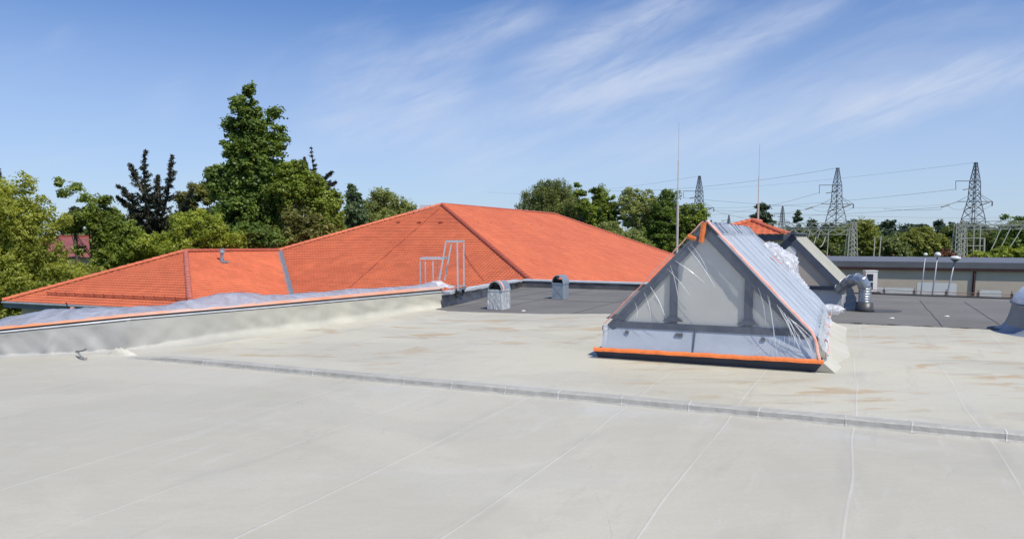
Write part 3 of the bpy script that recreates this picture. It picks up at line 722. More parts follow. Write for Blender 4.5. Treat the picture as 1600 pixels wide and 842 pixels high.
# ------------------------------------------------------------------ second skylight further back
A2p = P(1237, 366.5, 17.9); R2p = P(1319, 449, 17.3)
hw = (Vector((R2p.x-A2p.x, R2p.y-A2p.y, 0))).length; hd = W; L2 = 4.0
sk2 = thing('gable_skylight', 'smaller gable skylight behind the first, cream ribbed slope and dark blue edge', 'skylight', (A2p.x, A2p.y, 0))
def q2(x, y, z): return Vector((A2p.x, A2p.y, 0))+W*x+D*y+UP*z
z2a, z2e = A2p.z, R2p.z
b = MB(); b.add([q2(-hw, 0, z2e), q2(hw, 0, z2e), q2(0, 0, z2a)], [(0, 1, 2)]); b.build('gable_panel', M_BEIGE, sk2)
for s in (1, -1):
    b = MB(); e = q2(s*hw, -.05, z2e); a = q2(0, -.05, z2a); d = (e-a).normalized(); nn = Vector((-s*W.x*d.z, -s*W.y*d.z, 0)); inn = (-W*s-UP*.4); inn = (inn-d*inn.dot(d)).normalized()
    b.box(a-d*.02, (e-a)+d*.06, inn*.15, D*.08); b.build('rafter', M_NAVY if s < 0 else M_SLATE, sk2)
    b = MB(); a, a2 = q2(0, -.03, z2a+.01), q2(0, L2, z2a+.01); e, e2 = q2(s*(hw+.03), -.03, z2e-.01), q2(s*(hw+.03), L2, z2e-.01); b.quad(a, e, e2, a2); b.build('slope_panel', M_RIBP, sk2)
    nn = (e-a).cross(a2-a).normalized(); nn = nn if nn.z > 0 else -nn
    for i in range(7):
        t = (i+.5)/7; b = MB(); b.bar(a.lerp(a2, t)+nn*.003, e.lerp(e2, t)+nn*.003, .06, .012); b.build('glazing_bar', M_RIBD, sk2)
b = MB(); b.bar(q2(0, -.06, z2a+.03), q2(0, L2+.03, z2a+.03), .22, .04); b.build('ridge_cap', M_SLATE, sk2)
b = MB(); b.box(q2(-hw+.05, .02, -.0), W*(2*hw-.1), D*(L2-.04), UP*(z2e-.0)); b.build('upstand', M_BASEP, sk2)
b = MB(); b.box(q2(-hw-.05, -.09, z2e-.075), W*(2*hw+.1), D*.1, UP*.09); b.build('sill', M_NAVY, sk2)
b = MB(); c = q2(-.02, -.012, z2a-.42)
b.lathe((0, 0, 0), [(.001, .02), (.13, .02), (.15, 0)], 18)
o = b.build('round_vent', M_WHITE, sk2); o.matrix_parent_inverse = Matrix.Identity(4); o.parent = None; o.location = c; o.rotation_euler = (R(90), 0, -TA)
put(o, sk2)

# ------------------------------------------------------------------ air duct
dc = thing('air_duct', 'thick galvanised duct bending from the small skylight down into the black roof', 'duct', tuple(G(1350, 487)))
bp0 = G(1350.5, 486); rd = .215
top = P(1340, 436, bp0.y); 
ctr = [P(1313, 452, 17.1), P(1320.5, 444.5, 16.95), P(1330, 438.5, 16.7), P(1340, 436, bp0.y+.1), P(1346.5, 439, bp0.y), P(1350.5, 447, bp0.y)]
rdp = .0105*16.3
def catm(pts, n):
    out = []
    for i in range(len(pts)-1):
        p0, p1, p2, p3 = pts[max(i-1, 0)], pts[i], pts[i+1], pts[min(i+2, len(pts)-1)]
        for k in range(n):
            t = k/n; out.append(.5*((2*p1)+(p2-p0)*t+(2*p0-5*p1+4*p2-p3)*t*t+(3*p1-p0-3*p2+p3)*t**3))
    out.append(pts[-1]); return out
b = MB(); b.tube(ctr, .132, 20); 
b.build('elbow', M_GALV, dc, False)
bd = MB()
for i, p in enumerate(ctr):
    d = (ctr[min(i+1, 5)]-ctr[max(i-1, 0)]).normalized(); bd.tube([p-d*.012, p+d*.012], .140, 20)
bd.build('elbow_seam', M_GALV, dc)
b = MB(); zt = ctr[-1].z; rs = []; ps = []
nn_ = 60
for i in range(nn_+1):
    z = .0+zt*i/nn_; ps.append(Vector((bp0.x, bp0.y, z))); rs.append(.130+(.006 if i % 6 == 0 else 0)+(.03 if i < 12 else 0)*(1-i/12)+(.01 if i < 11 else 0))
b.tube(ps, rs, 20); b.build('riser', M_GALV, dc)
b = MB(); b.tube([Vector((bp0.x, bp0.y, 0)), Vector((bp0.x, bp0.y, .05)), Vector((bp0.x, bp0.y, .20))], [.21, .185, .175], 18); b.build('felt_collar', M_BITD, dc, True)
pt = MB(); c = bp0+Vector((.25, .05, 0)); vs_ = [Vector((c.x+.62*math.cos(t)*(1+.08*math.sin(3*t)), c.y+.36*math.sin(t), .003)) for t in [i*2*math.pi/28 for i in range(28)]]
pt.add(vs_, [tuple(range(28))]); pt.build('felt_patch', M_BITSEAM, flat)
# draped grey sheet between duct and skylight
dr = MB(); rows = []
a0, a1 = P(1322, 447, 16.85), P(1336, 441.5, 16.6); b0, b1 = P(1316, 483, 16.6), P(1340, 486, 16.4)
for i in range(16):
    u = i/15; row = []
    for j in range(16):
        v = j/15; p = a0.lerp(a1, u*.5).lerp(b0.lerp(b1, u), v) if True else None
        p = p+Vector((0, -.05, 0))*math.sin(v*22+u*3)*.5+Vector((.04*math.sin(v*3), .0, 0))
        row.append(p)
    rows.append(row)
dr.grid(rows); tag(dr.build('ribbed_sheet', M_GREYM, None, True), 'grey pleated sheet hanging under the bend of the air duct', 'sheet')

# ------------------------------------------------------------------ outdoor unit
ac0 = G(1361, 459.5)
ac = thing('air_conditioner', 'white outdoor air conditioner unit with two dark fan openings at the roof edge', 'air conditioner', tuple(ac0))
aw, ah, ad = .32, .58, .25
b = MB(); X1 = Vector((1, -.12, 0)).normalized(); Y1 = Vector((.12, 1, 0)).normalized()
def qa(x, y, z): return ac0+X1*x+Y1*y+UP*z
b.box(qa(-.16, 0, .07), X1*aw, Y1*ad, UP*ah); b.box(qa(-.17, -.01, .07+ah), X1*(aw+.02), Y1*(ad+.02), UP*.03); b.build('casing', M_WHITE, ac)
for z in (.14, .38):
    b = MB(); b.box(qa(-.13, -.008, z), X1*.17, Y1*.01, UP*.20); f_ = b.build('fan_grille', M_NAVY, ac)
    b = MB(); 
    for k in range(4): b.bar(qa(-.13, -.012, z+.04+.04*k), qa(.04, -.012, z+.04+.04*k), .004)
    b.build('slat', M_BLACK, f_)
b = MB(); b.box(qa(-.14, -.03, 0.005), X1*.12, Y1*.3, UP*.06); b.box(qa(.06, -.03, 0.005), X1*.2, Y1*.3, UP*.06); b.build('rubber_foot', M_BLACK, ac)

for k, (x, y, lb_) in enumerate(((1394, 497.5, 'small pale scrap on the black felt, nearer the duct'), (1480, 494.5, 'small pale scrap on the black felt, farther from the duct'), (818, 486, 'whitish scrap lying by the wrapped vent'))):
    c = G(x, y, .0); m_ = MB(); rows = [[c+Vector((.05*math.cos(t)*q*(1+.3*math.sin(3*t)), .04*math.sin(t)*q, .004+.02*(1-q)**.5)) for t in [i*2*math.pi/10 for i in range(11)]] for q in (1, .7, .35, .02)]
    m_.grid(rows); tag(m_.build('scrap', M_WHITE), lb_, 'scrap', 'pale scraps on the felt')
# low wire rail at the right roof edge
rl = thing('lightning_rail', 'thin rusty lightning wire on short holders along the far roof edge', 'wire rail', tuple(E1))
b = MB(); hx = [1381, 1428, 1478, 1528, 1581]
def edge(x, dz=0):
    r_ = ray(x, 460); a = E1; d = (E2-E1); 
    t = (a.x*r_.y-a.y*r_.x)/(r_.x*d.y-r_.y*d.x); p = a+d*t; p.z = dz; return p
for x in hx:
    for dx in (-1.2, 1.2): b.bar(edge(x+dx, .0), edge(x+dx, .14), .018)
    b.bar(edge(x, .1), edge(x, .21), .014)
b.build('holder', M_MAROON, rl)
b = MB()
pts = [edge(1345+i*12, .125+.01*math.sin(i*1.9)) for i in range(30)]; b.tube(pts, .009, 5)
pts = [edge(1370+i*12, .06+.008*math.sin(i*1.3)) for i in range(28)]; b.tube(pts, .007, 5)
b.build('wire', mat('rusty_wire', (.25, .14, .09), .7), rl)

# ------------------------------------------------------------------ roof vents
def vent(px, py, wpx, hpx, label, tape, cx=.0):
    c = G(px, py); Y = c.y; w = wpx*Y/F/ .99; h = hpx*Y/F
    v = thing('roof_vent', label, 'vent', tuple(c), 'box vents with arched hoods')
    wd = w*.66; dp = w*.80; bx = h*.66; r_ = wd/2*1.02
    def q3(x, y, z): return c+W*x+D*y+UP*z
    M_ = M_FILMV if tape else M_GALV2
    b = MB(); b.box(q3(-wd/2, -dp/2, 0), W*wd, D*dp, UP*bx); bo = b.build('box', M_GALV2, v)
    b = MB()
    z0 = bx-.01; hr = h-bx
    A_ = [(math.cos(t)*wd/2*1.03, z0+math.sin(t)*hr) for t in [math.pi*k/14 for k in range(15)]]
    outr = [q3(x, -dp/2-.03, z) for x, z in A_]; outb = [q3(x, dp/2+.03, z) for x, z in A_]
    inr = [q3(x*.94, -dp/2-.03, z0+(z-z0)*.92) for x, z in A_]; inb = [q3(x*.94, dp/2+.03, z0+(z-z0)*.92) for x, z in A_]
    b.grid([outr, outb]); b.grid([inr, inb]); b.grid([outr, inr]); b.grid([outb, inb]); b.build('hood', M_GALV2, v, False)
    b = MB(); b.box(q3(-wd/2+.01, -dp/2+.03, bx+.002), W*(wd-.02), D*(dp-.06), UP*.02); b.cbox(q3(0, 0, bx+.05), wd*.8, dp*.5, .07, W, D); b.build('inner_duct', M_BLACK, v)
    for z in (.004, bx-.03): b = MB(); b.box(q3(-wd/2-.012, -dp/2-.012, z), W*(wd+.024), D*(dp+.024), UP*.022); b.build('flange', M_GALV2, v)
    b = MB()
    for s in (-1, 1): b.bar(q3(-wd/2*s, -dp/2-.004, .03), q3(wd/2*s, -dp/2-.004, bx-.04), .008, .006)
    b.build('stiffening_crease', M_GALV2, v)
    if tape:
        b = MB(); T_ = A_
        b.grid([[q3(x*1.02, -dp/2+.05, z0+(z-z0)*1.02+.003) for x, z in T_], [q3(x*1.02, -dp/2+.13, z0+(z-z0)*1.02+.003) for x, z in T_]])
        b.build('tape', M_TAPEP, v)
        b = MB(); b.grid([[q3(-wd/2*.9, dp/2-.02, bx+.10), q3(wd/2*.6, dp/2-.02, bx+.19)], [q3(-wd/2*.9, dp/2-.02, bx+.05), q3(wd/2*.75, dp/2-.02, bx+.13)]]); b.build('inner_tape', M_TAPE, v)
        rows = []
        for j in range(16):
            row = []
            for i in range(49):
                t = i/48*4; k = int(t) % 4; u = t-int(t); cs4 = [(-1, -1), (1, -1), (1, 1), (-1, 1), (-1, -1)]
                ax_, ay_ = cs4[k]; bx_, by_ = cs4[k+1]; x = ax_+(bx_-ax_)*u; y = ay_+(by_-ay_)*u
                z = .004+(bx+.02)*j/15; fl_ = .008+.012*(1-j/15)**3+.006*nz(i*.8, j*.9, 2)
                row.append(q3(x*(wd/2+fl_), y*(dp/2+fl_), z))
            rows.append(row)
        b = MB(); b.grid(rows); b.build('film', M_FILMV, v, True)
    return v
M_GALV2 = mat('zinc_sheet', (.36, .42, .46), .45, .55, .12, 3, .1, 8)
M_FILMV = filmmat('shiny_vent_film', (.85, .87, .88), .35, .85, 5, (2.5, 2.5, .7), .8, .15, 8)
vent(780, 482.5, 35, 45, 'roof vent wrapped in shiny film with pink and orange tape on its hood', True)
vent(875.5, 466.5, 28, 38, 'bare zinc roof vent on the black felt behind the wrapped one', False)

# ------------------------------------------------------------------ roof ladder over the parapet
ld = thing('crossover_ladder', 'aluminium crossover ladder with tall hoop rails standing over the parapet corner', 'ladder', tuple(P(722, 470, 18.4)))
Yn = 18.2
def rail(pts, w=.045, name='rail'):
    b = MB()
    for a, c in zip(pts, pts[1:]): b.bar(a, c, w, w*.8)
    return b.build(name, M_ALU, ld)
rail([P(715.5, 455, Yn), P(714.5, 376, Yn)]); rail([P(725, 453, Yn+.35), P(724.5, 376, Yn+.35)])
rail([P(686, 441, Yn), P(697, 377, Yn)]); rail([P(695, 438, Yn+.35), P(706, 377, Yn+.35)])
b = MB(); b.bar(P(697, 377, Yn), P(714.5, 377, Yn), .05, .05); b.bar(P(706, 377, Yn+.35), P(724.5, 377, Yn+.35), .05, .05)
b.bar(P(697, 377, Yn), P(706, 377, Yn+.35), .04); b.bar(P(714.5, 377, Yn), P(724.5, 377, Yn+.35), .04); b.build('top_frame', M_ALU, ld)
b = MB(); b.box(P(656, 405.5, Yn), P(691, 405.5, Yn)-P(656, 405.5, Yn), P(666, 404.5, Yn+.4)-P(656, 405.5, Yn), UP*.05); b.build('platform', M_ALU, ld)
for x, yb, yy, dy in ((657, 445, 408, 0), (665, 441, 408, 0), (677, 438, 408, .0), (684, 438, 406, .35)):
    rail([P(x, yb, Yn+dy), P(x-.5, yy, Yn+dy)], .035, 'platform_leg')
b = MB()
for y in (444, 449): b.bar(P(711, y+3, Yn), P(727, y+2, Yn+.35), .035)
b.build('rung', M_ALU, ld)
b = MB()
for x, y, dy in ((715, 455, 0), (724.5, 453.5, .35)):
    b.bar(P(x, y-1, Yn+dy), P(x, y+5, Yn+dy), .07, .05); b.bar(P(x-2, y-3, Yn+dy-.04), P(x-2, y+9, Yn+dy-.04), .03)
b.bar(P(713, 459, Yn-.04), P(725, 458, Yn+.31), .035); b.build('bracket', M_BLACK, ld)
b = MB(); b.bar(P(711, 451, Yn-.03), P(728, 449.5, Yn+.32), .03); b.build('cross_clamp', M_GALV, ld)

# ------------------------------------------------------------------ tiled house
hs_ = thing('tiled_house', 'long house with a big orange tiled hip roof beyond the parapet', 'house', (-4, 48, GZ))
d1 = 48.0
R1 = P(690, 320.5, d1); R2 = P(866, 335, d1*1.43)
V0 = P(436, 392, .924*d1); HRp = P(820, 432, .72*d1); HFp = P(1055, 400, 1.53*d1)
WN = P(290, 393.5, 37.9); WLp = P(5, 470.5, 35.1); ZEV = WLp.z
def ext(a, b, z): t = (z-a.z)/(b.z-a.z); return a+(b-a)*t
FR = ext(R1, HRp, ZEV); FLc = ext(R1, V0, ZEV); RR = ext(R2, HFp, ZEV)
WR = ext(WN, P(296, 466, 31.9), ZEV)
nW = (V0-WN).cross(WR-WN).normalized(); nA = (FR-R1).cross(V0-R1).normalized()
ld_ = nW.cross(nA).normalized(); ld_ = ld_ if ld_.z < 0 else -ld_
VE = V0+ld_*((ZEV-V0.z)/ld_.z)
print('VE', VE, 'WR', WR, 'FR', FR, 'pitch A', math.degrees(math.acos(abs(nA.z))), 'pitch W', math.degrees(math.acos(abs(nW.z))))
def tile_face(bl, br, tops, cw=.20, course=.245, sub=5, lip=.036, amp=.011, flare=None):
    u = (br-bl).normalized(); n = u.cross(tops[0]-bl).normalized(); n = n if n.z > 0 else -n; v = n.cross(u)
    if v.z < 0: v = -v
    poly = [bl, br]+tops; P2 = [((p-bl).dot(u), (p-bl).dot(v)) for p in poly]; smax = max(p[1] for p in P2)
    def lim(s):
        xs = []
        for (x0, y0), (x1, y1) in zip(P2, P2[1:]+P2[:1]):
            if abs(y1-y0) < 1e-6:
                if abs(s-y0) < 1e-4: xs += [x0, x1]
                continue
            t = (s-y0)/(y1-y0)
            if -1e-6 <= t <= 1+1e-6: xs.append(x0+(x1-x0)*t)
        return (min(xs), max(xs)) if xs else None
    xmin = min(p[0] for p in P2); xmax = max(p[0] for p in P2); step = cw/sub; nc = int((xmax-xmin)/step)+2
    xs = xmin+np.arange(nc)*step; ph = np.arange(nc) % sub/sub*2*math.pi
    wave = amp*(np.cos(ph)+.35*np.cos(2*ph)); V = []; Fc = []; base = 0
    nr = int(smax/course)+1; bl_, u_, v_, n_ = (np.array(q) for q in (bl, u, v, n)); prev = None
    for i in range(nr):
        s0 = i*course; s1 = min((i+1)*course, smax-1e-4)
        if s1 <= s0: break
        l0, l1 = lim(s0), lim(s1)
        if not l0 or not l1: break
        x0 = np.clip(xs, *l0); x1 = np.clip(xs, *l1); lf = lip+random.uniform(-.004, .004)
        jit = rng.normal(0, .003, nc//sub+2).repeat(sub)[:nc]
        r0 = bl_+np.outer(x0, u_)+s0*v_+np.outer(wave+lf+jit, n_); r1 = bl_+np.outer(x1, u_)+s1*v_+np.outer(wave*.9, n_)
        rb = bl_+np.outer(x0, u_)+s0*v_+np.outer(wave*.9-.002, n_)
        V += [rb, r0, r1]; k = np.arange(nc-1)
        ok = (np.abs(x0[1:]-x0[:-1])+np.abs(x1[1:]-x1[:-1])) > 1e-5; k = k[ok]
        for o in (0, nc): Fc.append(np.stack([base+o+k, base+o+k+1, base+o+nc+k+1, base+o+nc+k], 1))
        base += 3*nc
    V = np.concatenate(V); Fc = np.concatenate(Fc); return V, Fc
def np_mesh(name, V, Fc, m, parent=None, smooth=False):
    me = bpy.data.meshes.new(name); k = Fc.shape[1]; me.vertices.add(len(V)); me.vertices.foreach_set('co', V.astype(np.float32).ravel())
    me.loops.add(Fc.size); me.loops.foreach_set('vertex_index', Fc.astype(np.int32).ravel()); me.polygons.add(len(Fc))
    me.polygons.foreach_set('loop_start', np.arange(0, Fc.size, k, dtype=np.int32)); me.polygons.foreach_set('loop_total', np.full(len(Fc), k, dtype=np.int32))
    me.materials.append(m); me.update(calc_edges=True); me.validate()
    if smooth: me.polygons.foreach_set('use_smooth', [True]*len(me.polygons))
    o = bpy.data.objects.new(name, me); COL.objects.link(o)
    if parent: put(o, parent)
    return o
def merge(lst):
    V = []; Fc = []; b = 0
    for v, f in lst: V.append(v); Fc.append(f+b); b += len(v)
    return np.concatenate(V), np.concatenate(Fc)
r_main = np_mesh('roof', *merge([tile_face(VE, FR, [R1, V0]), tile_face(FR, RR, [R2, R1])]), M_TILE, hs_)
r_wing = np_mesh('roof', *merge([tile_face(WLp, WR, [WN]), tile_face(WR, VE, [V0, WN])]), M_TILE, hs_)
tag(r_wing, 'lower tiled hip roof of the left wing')
# hidden far slopes
bk = MB(); RL = R2+(FLc-R1)*1.0; BLk = ext(R2, R2+(V0-R1), ZEV)
bk.add([R1, R2, BLk, FLc], [(0, 1, 2, 3)]); bk.add([R2, RR, BLk], [(0, 1, 2)]); 
WB = V0+(WLp-WN); bk.add([WN, V0, WB, WLp], [(0, 1, 2, 3)]); bk.build('rear_slope', M_TILE, hs_)
# ridge and hip tiles
def caps(pts, r0=.115, seg=.38):
    b = MB()
    for a, c in zip(pts, pts[1:]):
        L = (c-a).length; n = max(1, int(L/seg)); d = (c-a).normalized(); x = d.cross(UP).normalized(); y = x.cross(d)
        for i in range(n):
            p = a+d*(L*i/n); q = a+d*(L*(i+1)/n+.03); vs = []
            for pt_, rr in ((p, r0*1.18), (q, r0*.95)):
                vs += [pt_+(x*math.cos(t)+y*math.sin(t))*rr+UP*.03 for t in [math.pi*k/6 for k in range(7)]]
            b.add(vs, [(k, k+1, 8+k, 7+k) for k in range(6)]+[tuple(range(7))])
    return b
caps([V0, R1]).build('ridge_tiles', M_TILE, r_main); caps([FR, R1]).build('ridge_tiles', M_RIDGE, r_main); caps([R2, R1]).build('ridge_tiles', M_RIDGE, r_main); caps([RR, R2]).build('ridge_tiles', M_RIDGE, r_main)
caps([WLp, WN]).build('ridge_tiles', M_TILE, r_wing); caps([WR, WN]).build('ridge_tiles', mat('pinkish_hip_tile', (.50, .16, .12), .6, 0, .15, 4), r_wing); caps([WN, V0]).build('ridge_tiles', M_RIDGE, r_wing)
va = MB(); n1 = (W-D)*.0
pts = subd(V0, VE, 20); sd_ = Vector((W.x, W.y, 0)).normalized()
va.grid([[p-sd_*.20+UP*.075 for p in pts], [p+UP*.05 for p in pts], [p+sd_*.24+UP*.075 for p in pts]]); va.build('valley_flashing', M_LEAD, hs_)
# walls, fascia, gutter
cen = (FR+RR+FLc+BLk)/4
def inset(p, c, d): v = (c-p); v.z = 0; return p+v.normalized()*d
wl = MB(); wl.prism([inset(p, cen, .9) for p in (FR, RR, BLk, FLc)], GZ-.1, ZEV-.06)
wc = (WLp+WR+VE+WB)/4; wl.prism([inset(p, wc, .8) for p in (WLp, WR, V0, WB)], GZ-.1, ZEV-.08); wl.build('wall', M_PLASTER, hs_)
fa = MB()
for a, c in ((WLp, WR), (WR, VE), (VE, FR), (FR, RR), (WLp, WB)): fa.box(a-UP*.30, c-a, (wc-a).normalized()*.03*0+Vector((0, .04, 0)), UP*.24)
fa.build('fascia', mat('blue_grey_fascia', (.12, .15, .20), .5), hs_)
gu = MB()
for a, c in ((WLp, WR), (WR, VE), (FR, RR)):
    o = (c-a).cross(UP).normalized()*.06; gu.tube([a+o-UP*.05, c+o-UP*.05], .055, 8)
gu.build('gutter', mat('pale_gutter', (.38, .40, .42), .4, .3), hs_)
# snow guard on the wing
sg = MB(); u = (WR-WLp).normalized(); nWL = u.cross(WN-WLp).normalized(); nWL = nWL if nWL.z > 0 else -nWL; vW = nWL.cross(u); vW = vW if vW.z > 0 else -vW
s_ = .75; x0, x1 = 2.2, (WR-WLp).length-.6
for z in (.06, .10, .14, .18): sg.tube([WLp+u*x0+vW*s_+nWL*z, WLp+u*x1+vW*s_+nWL*z], .008, 5)
k = x0
while k < x1:
    p = WLp+u*k+vW*s_; sg.bar(p, p+nWL*.22, .02); sg.bar(p+vW*.25, p+nWL*.2, .015); k += .62
k = x0
while k < x1: p = WLp+u*k+vW*s_; sg.bar(p+nWL*.05, p+nWL*.18, .006); k += .08
sg.build('snow_guard', M_RIDGE, r_wing)
# small dark vent tiles
nB = (RR-FR).cross(R1-FR).normalized()
for lst, p0, n_ in (([(745, 350), (765, 350.6), (782, 351.2), (799, 352), (815, 352.7), (829, 353.5), (844, 354.4), (857, 355.2), (869, 355.9), (881, 356.5), (892, 357), (903, 357.6), (741, 329), (750, 338)], R1, nB), ([(623, 349), (656, 349), (689, 349)], R1, nA)):
    for x, y in lst:
        p = RP(x, y, p0, n_); n2 = n_ if n_.z > 0 else -n_
        b = MB(); b.cbox(p+n2*.07, .26, .16, .08, Vector((W.x, W.y, 0)) if n_ is nA else D, (D if n_ is nA else W)); b.build('vent_tile', M_RIDGE, r_main)
# lightning conductor on the near slope
n2 = nA if nA.z > 0 else -nA; b = MB(); pts = []
for i in range(30):
    t = i/29; p = RP(688+(545-688)*t, 326+(452-326)*t, R1, nA); pts.append(p+n2*(.09+.01*math.sin(i)))
b.tube(pts, .014, 5); b.build('conductor_wire', M_RIDGE, r_main)
b = MB(); pts = [RP(x, y, R1, nA)+n2*.09 for x, y in ((724, 385), (728, 400), (735, 412), (745, 425), (757, 440))]; b.tube(pts, .014, 5); b.build('conductor_wire', M_RIDGE, r_main)
# flue on the wing
fp = RP(347, 409, WN, nW); fu = MB(); 
fu.tube([fp-UP*.1, fp+UP*.22], .12, 14, r2=.10); fu.tube([fp+UP*.22, fp+UP*.50], .085, 14); f1 = fu.build('flue', M_GALV, r_wing)
fu = MB(); fu.tube([fp+UP*.46, fp+UP*.52, fp+UP*.60], [.15, .15, .13], 14); fu.tube([fp+UP*.62, fp+UP*.68], .15, 14)
fu.cbox(fp+UP*.0+W*.03, .46, .5, .1, W*1.0, D); fu.build('flue', M_GALV2, r_wing)
# something small and grey on the far ridge
dm = MB(); dm.cbox(P(665, 324, 60), .9, .6, .35); dm.build('roof_hatch', M_SLOPE, hs_)

# ------------------------------------------------------------------ small orange roof behind the skylight
o2 = thing('tiled_annex', 'small orange tiled roof peeking out above the large skylight', 'house', (12, 38, GZ))
ap = P(1174, 345.5, 38); n = D
er = P(1224, 364.5, 34.6); el_ = P(1100, 366, 36); ez = min(er.z, el_.z); er.z = ez; el_.z = ez
bk_ = er+D*7; bk2 = el_+D*7
rdg = ap+D*3.5
V_, F_ = tile_face(el_, er, [ap], .3, .33); V2, F2 = tile_face(er, bk_, [rdg, ap], .3, .33)
ro = np_mesh('roof', *merge([(V_, F_), (V2, F2)]), M_TILE, o2)
caps([er, ap]).build('ridge_tiles', M_TILE, ro); caps([el_, ap]).build('ridge_tiles', M_TILE, ro); caps([rdg, ap]).build('ridge_tiles', M_TILE, ro)
b = MB(); b.add([el_, ap, rdg, bk2], [(0, 1, 2, 3)]); b.add([bk_, bk2, rdg], [(0, 1, 2)]); b.build('rear_slope', M_TILE, o2)
b = MB(); b.prism([el_+W*.3+D*.3, er-W*.35+D*.35, bk_-W*.35-D*.3, bk2+W*.3-D*.3], GZ, ez-.05); b.build('wall', M_PLASTER, o2)
b = MB(); b.box(el_-UP*.28, er-el_, D*.05, UP*.25); b.box(er-UP*.28, bk_-er, -W*.05, UP*.25); b.build('fascia', M_NAVY, o2)

# lightning masts
def mast(px, ybase, Y, pieces, label):
    """pieces: list of (y_top_px, radius)"""
    b0 = P(px, ybase, Y); m_ = thing('lightning_mast', label, 'mast', tuple(b0), 'tall thin lightning masts')
    z = b0.z; fx = b0.x; q = None
    r_prev = None; pl = Vector((fx, Y, z))
    for k, (yt, r_) in enumerate(pieces):
        tpt = P(px, yt, Y); nx = Vector((fx, Y, tpt.z)); b = MB(); b.tube([pl, nx], r_, 8); b.build('mast_section', M_CONC if k == 0 else M_MAST, m_); pl = nx
    b = MB(); b.tube([b0-UP*.05, b0+UP*.12], .22, 10, r2=.1); b.build('base', M_WHITE, m_); return m_
mast(1057.5, 400, 78, [(320, .14), (250, .055), (192, .026)], 'taller pale lightning mast rising past the dark trees')
mast(1184, 352, 40, [(318, .06), (275, .028), (226, .013)], 'thinner lightning mast on the small orange roof')

# ------------------------------------------------------------------ long flat building on the right
la, lb = P(1296, 407.5, 45.0), P(1600, 413.5, 41.2); lb = la+(lb-la)*1.7; lb.z = la.z; la = la-(lb-la)*.12
fbld = thing('long_flat_building', 'long low beige building with grey roof edge and maroon gutter at right', 'building', tuple((la+lb)/2))
du = (lb-la).normalized(); dn = Vector((-du.y, du.x, 0)); LL = (lb-la).length; zt = la.z
def q4(x, y, z): return la+du*x+dn*y+UP*z
b = MB(); b.box(q4(0, .16, GZ-zt), du*LL, dn*12, UP*(zt-GZ-.5+.0) if False else UP*(zt-GZ-.12)); b.build('wall', M_BEIGE, fbld)
b = MB(); b.box(q4(-.1, 0, -.34), du*(LL+.2), dn*12.3, UP*.34); b.build('roof', M_FASC, fbld)
b = MB(); b.box(q4(0, -.0, -.50), du*LL, dn*.11, UP*.155); b.build('gutter', M_MAROON, fbld)
def onwall(px, py):
    n_ = dn; p0 = q4(0, .155, 0); return RP(px, py, p0, n_)
b = MB(); a = onwall(1523, 419); c = onwall(1518, 462); 
b.bar(a-dn*.06, Vector((c.x, c.y, GZ))-dn*.06, .13, .1); b.build('downpipe', M_MAROON, fbld)
def wpatch(x0, y0, x1, y1, off=.006):
    a, c = onwall(x0, y0), onwall(x1, y1); m_ = MB(); w_ = (c-a); w_.z = 0; h_ = a.z-c.z; rr = min(.12, h_/3)
    l = w_.length; d_ = w_.normalized(); pts = []
    for cx, cz, t0 in ((rr, -rr, math.pi/2), (l-rr, -rr, 0)):
        for k in range(5):
            t = t0+(math.pi/2)*(1-k/4) if t0 else (math.pi/2)*(1-k/4)
            pts.append(a+d_*(cx+rr*math.cos(t))+UP*(cz+rr*math.sin(t)))
    pts += [a+w_-UP*h_, a-UP*h_]
    m_.add([p-dn*off for p in pts], [tuple(range(len(pts)))]); m_.build('paint_patch', M_PATCH, fbld)
wpatch(1433, 441, 1494, 468); wpatch(1366, 448.5, 1429, 470); wpatch(1531, 453, 1564, 470); wpatch(1595, 448, 1640, 470)

# street lamps between the two buildings
def lamp(pt, pb, Y, rw, kindx, label):
    t = P(pt[0], pt[1], Y); b_ = P(pb[0], pb[1], Y); d = (t-b_); bb = b_-d*((b_.z-GZ)/d.z)
    lp_ = thing('street_lamp', label, 'street lamp', tuple(bb), 'street lamps beyond the roof edge')
    m_ = MB(); m_.tube([bb, b_, t], [.05, .032, .02], 10); m_.build('pole', mat('grey_lamp_pole', (.30, .31, .34), .45, .3), lp_, True)
    m_ = MB()
    if kindx == 0: m_.lathe(t, [(.001, rw*.9), (rw*.5, rw*.85), (rw*.85, rw*.5), (rw, .08*rw), (rw*.92, -.25*rw), (rw*.5, -.6*rw), (.001, -.7*rw)], 18)
    else: m_.lathe(t, [(.001, rw*.55), (rw*.5, rw*.5), (rw*.85, rw*.3), (rw, .05), (rw*.96, -.02), (rw*.6, -.25*rw), (.03, -.45*rw)], 20)
    m_.build('lamp_shade', mat('white_opal', (.72, .73, .72), .3, 0, .03), lp_, True)
    m_ = MB(); m_.lathe(t-UP*.02, [(rw*.97, .02), (rw*.6, -.24*rw), (rw*.2, -.6*rw), (.04, -.62*rw)], 16); m_.build('lamp_underside', M_FASC, lp_, True)
lamp((1446, 398, 0), (1439, 459), 33, .09*33/33, 0, 'leftmost street lamp, farthest, with a small round head')
lamp((1465, 398.5), (1457, 460), 28, .12, 0, 'middle street lamp with white ball head')
lamp((1492.5, 404), (1480, 461), 25, .17, 1, 'nearest street lamp with wide saucer head')

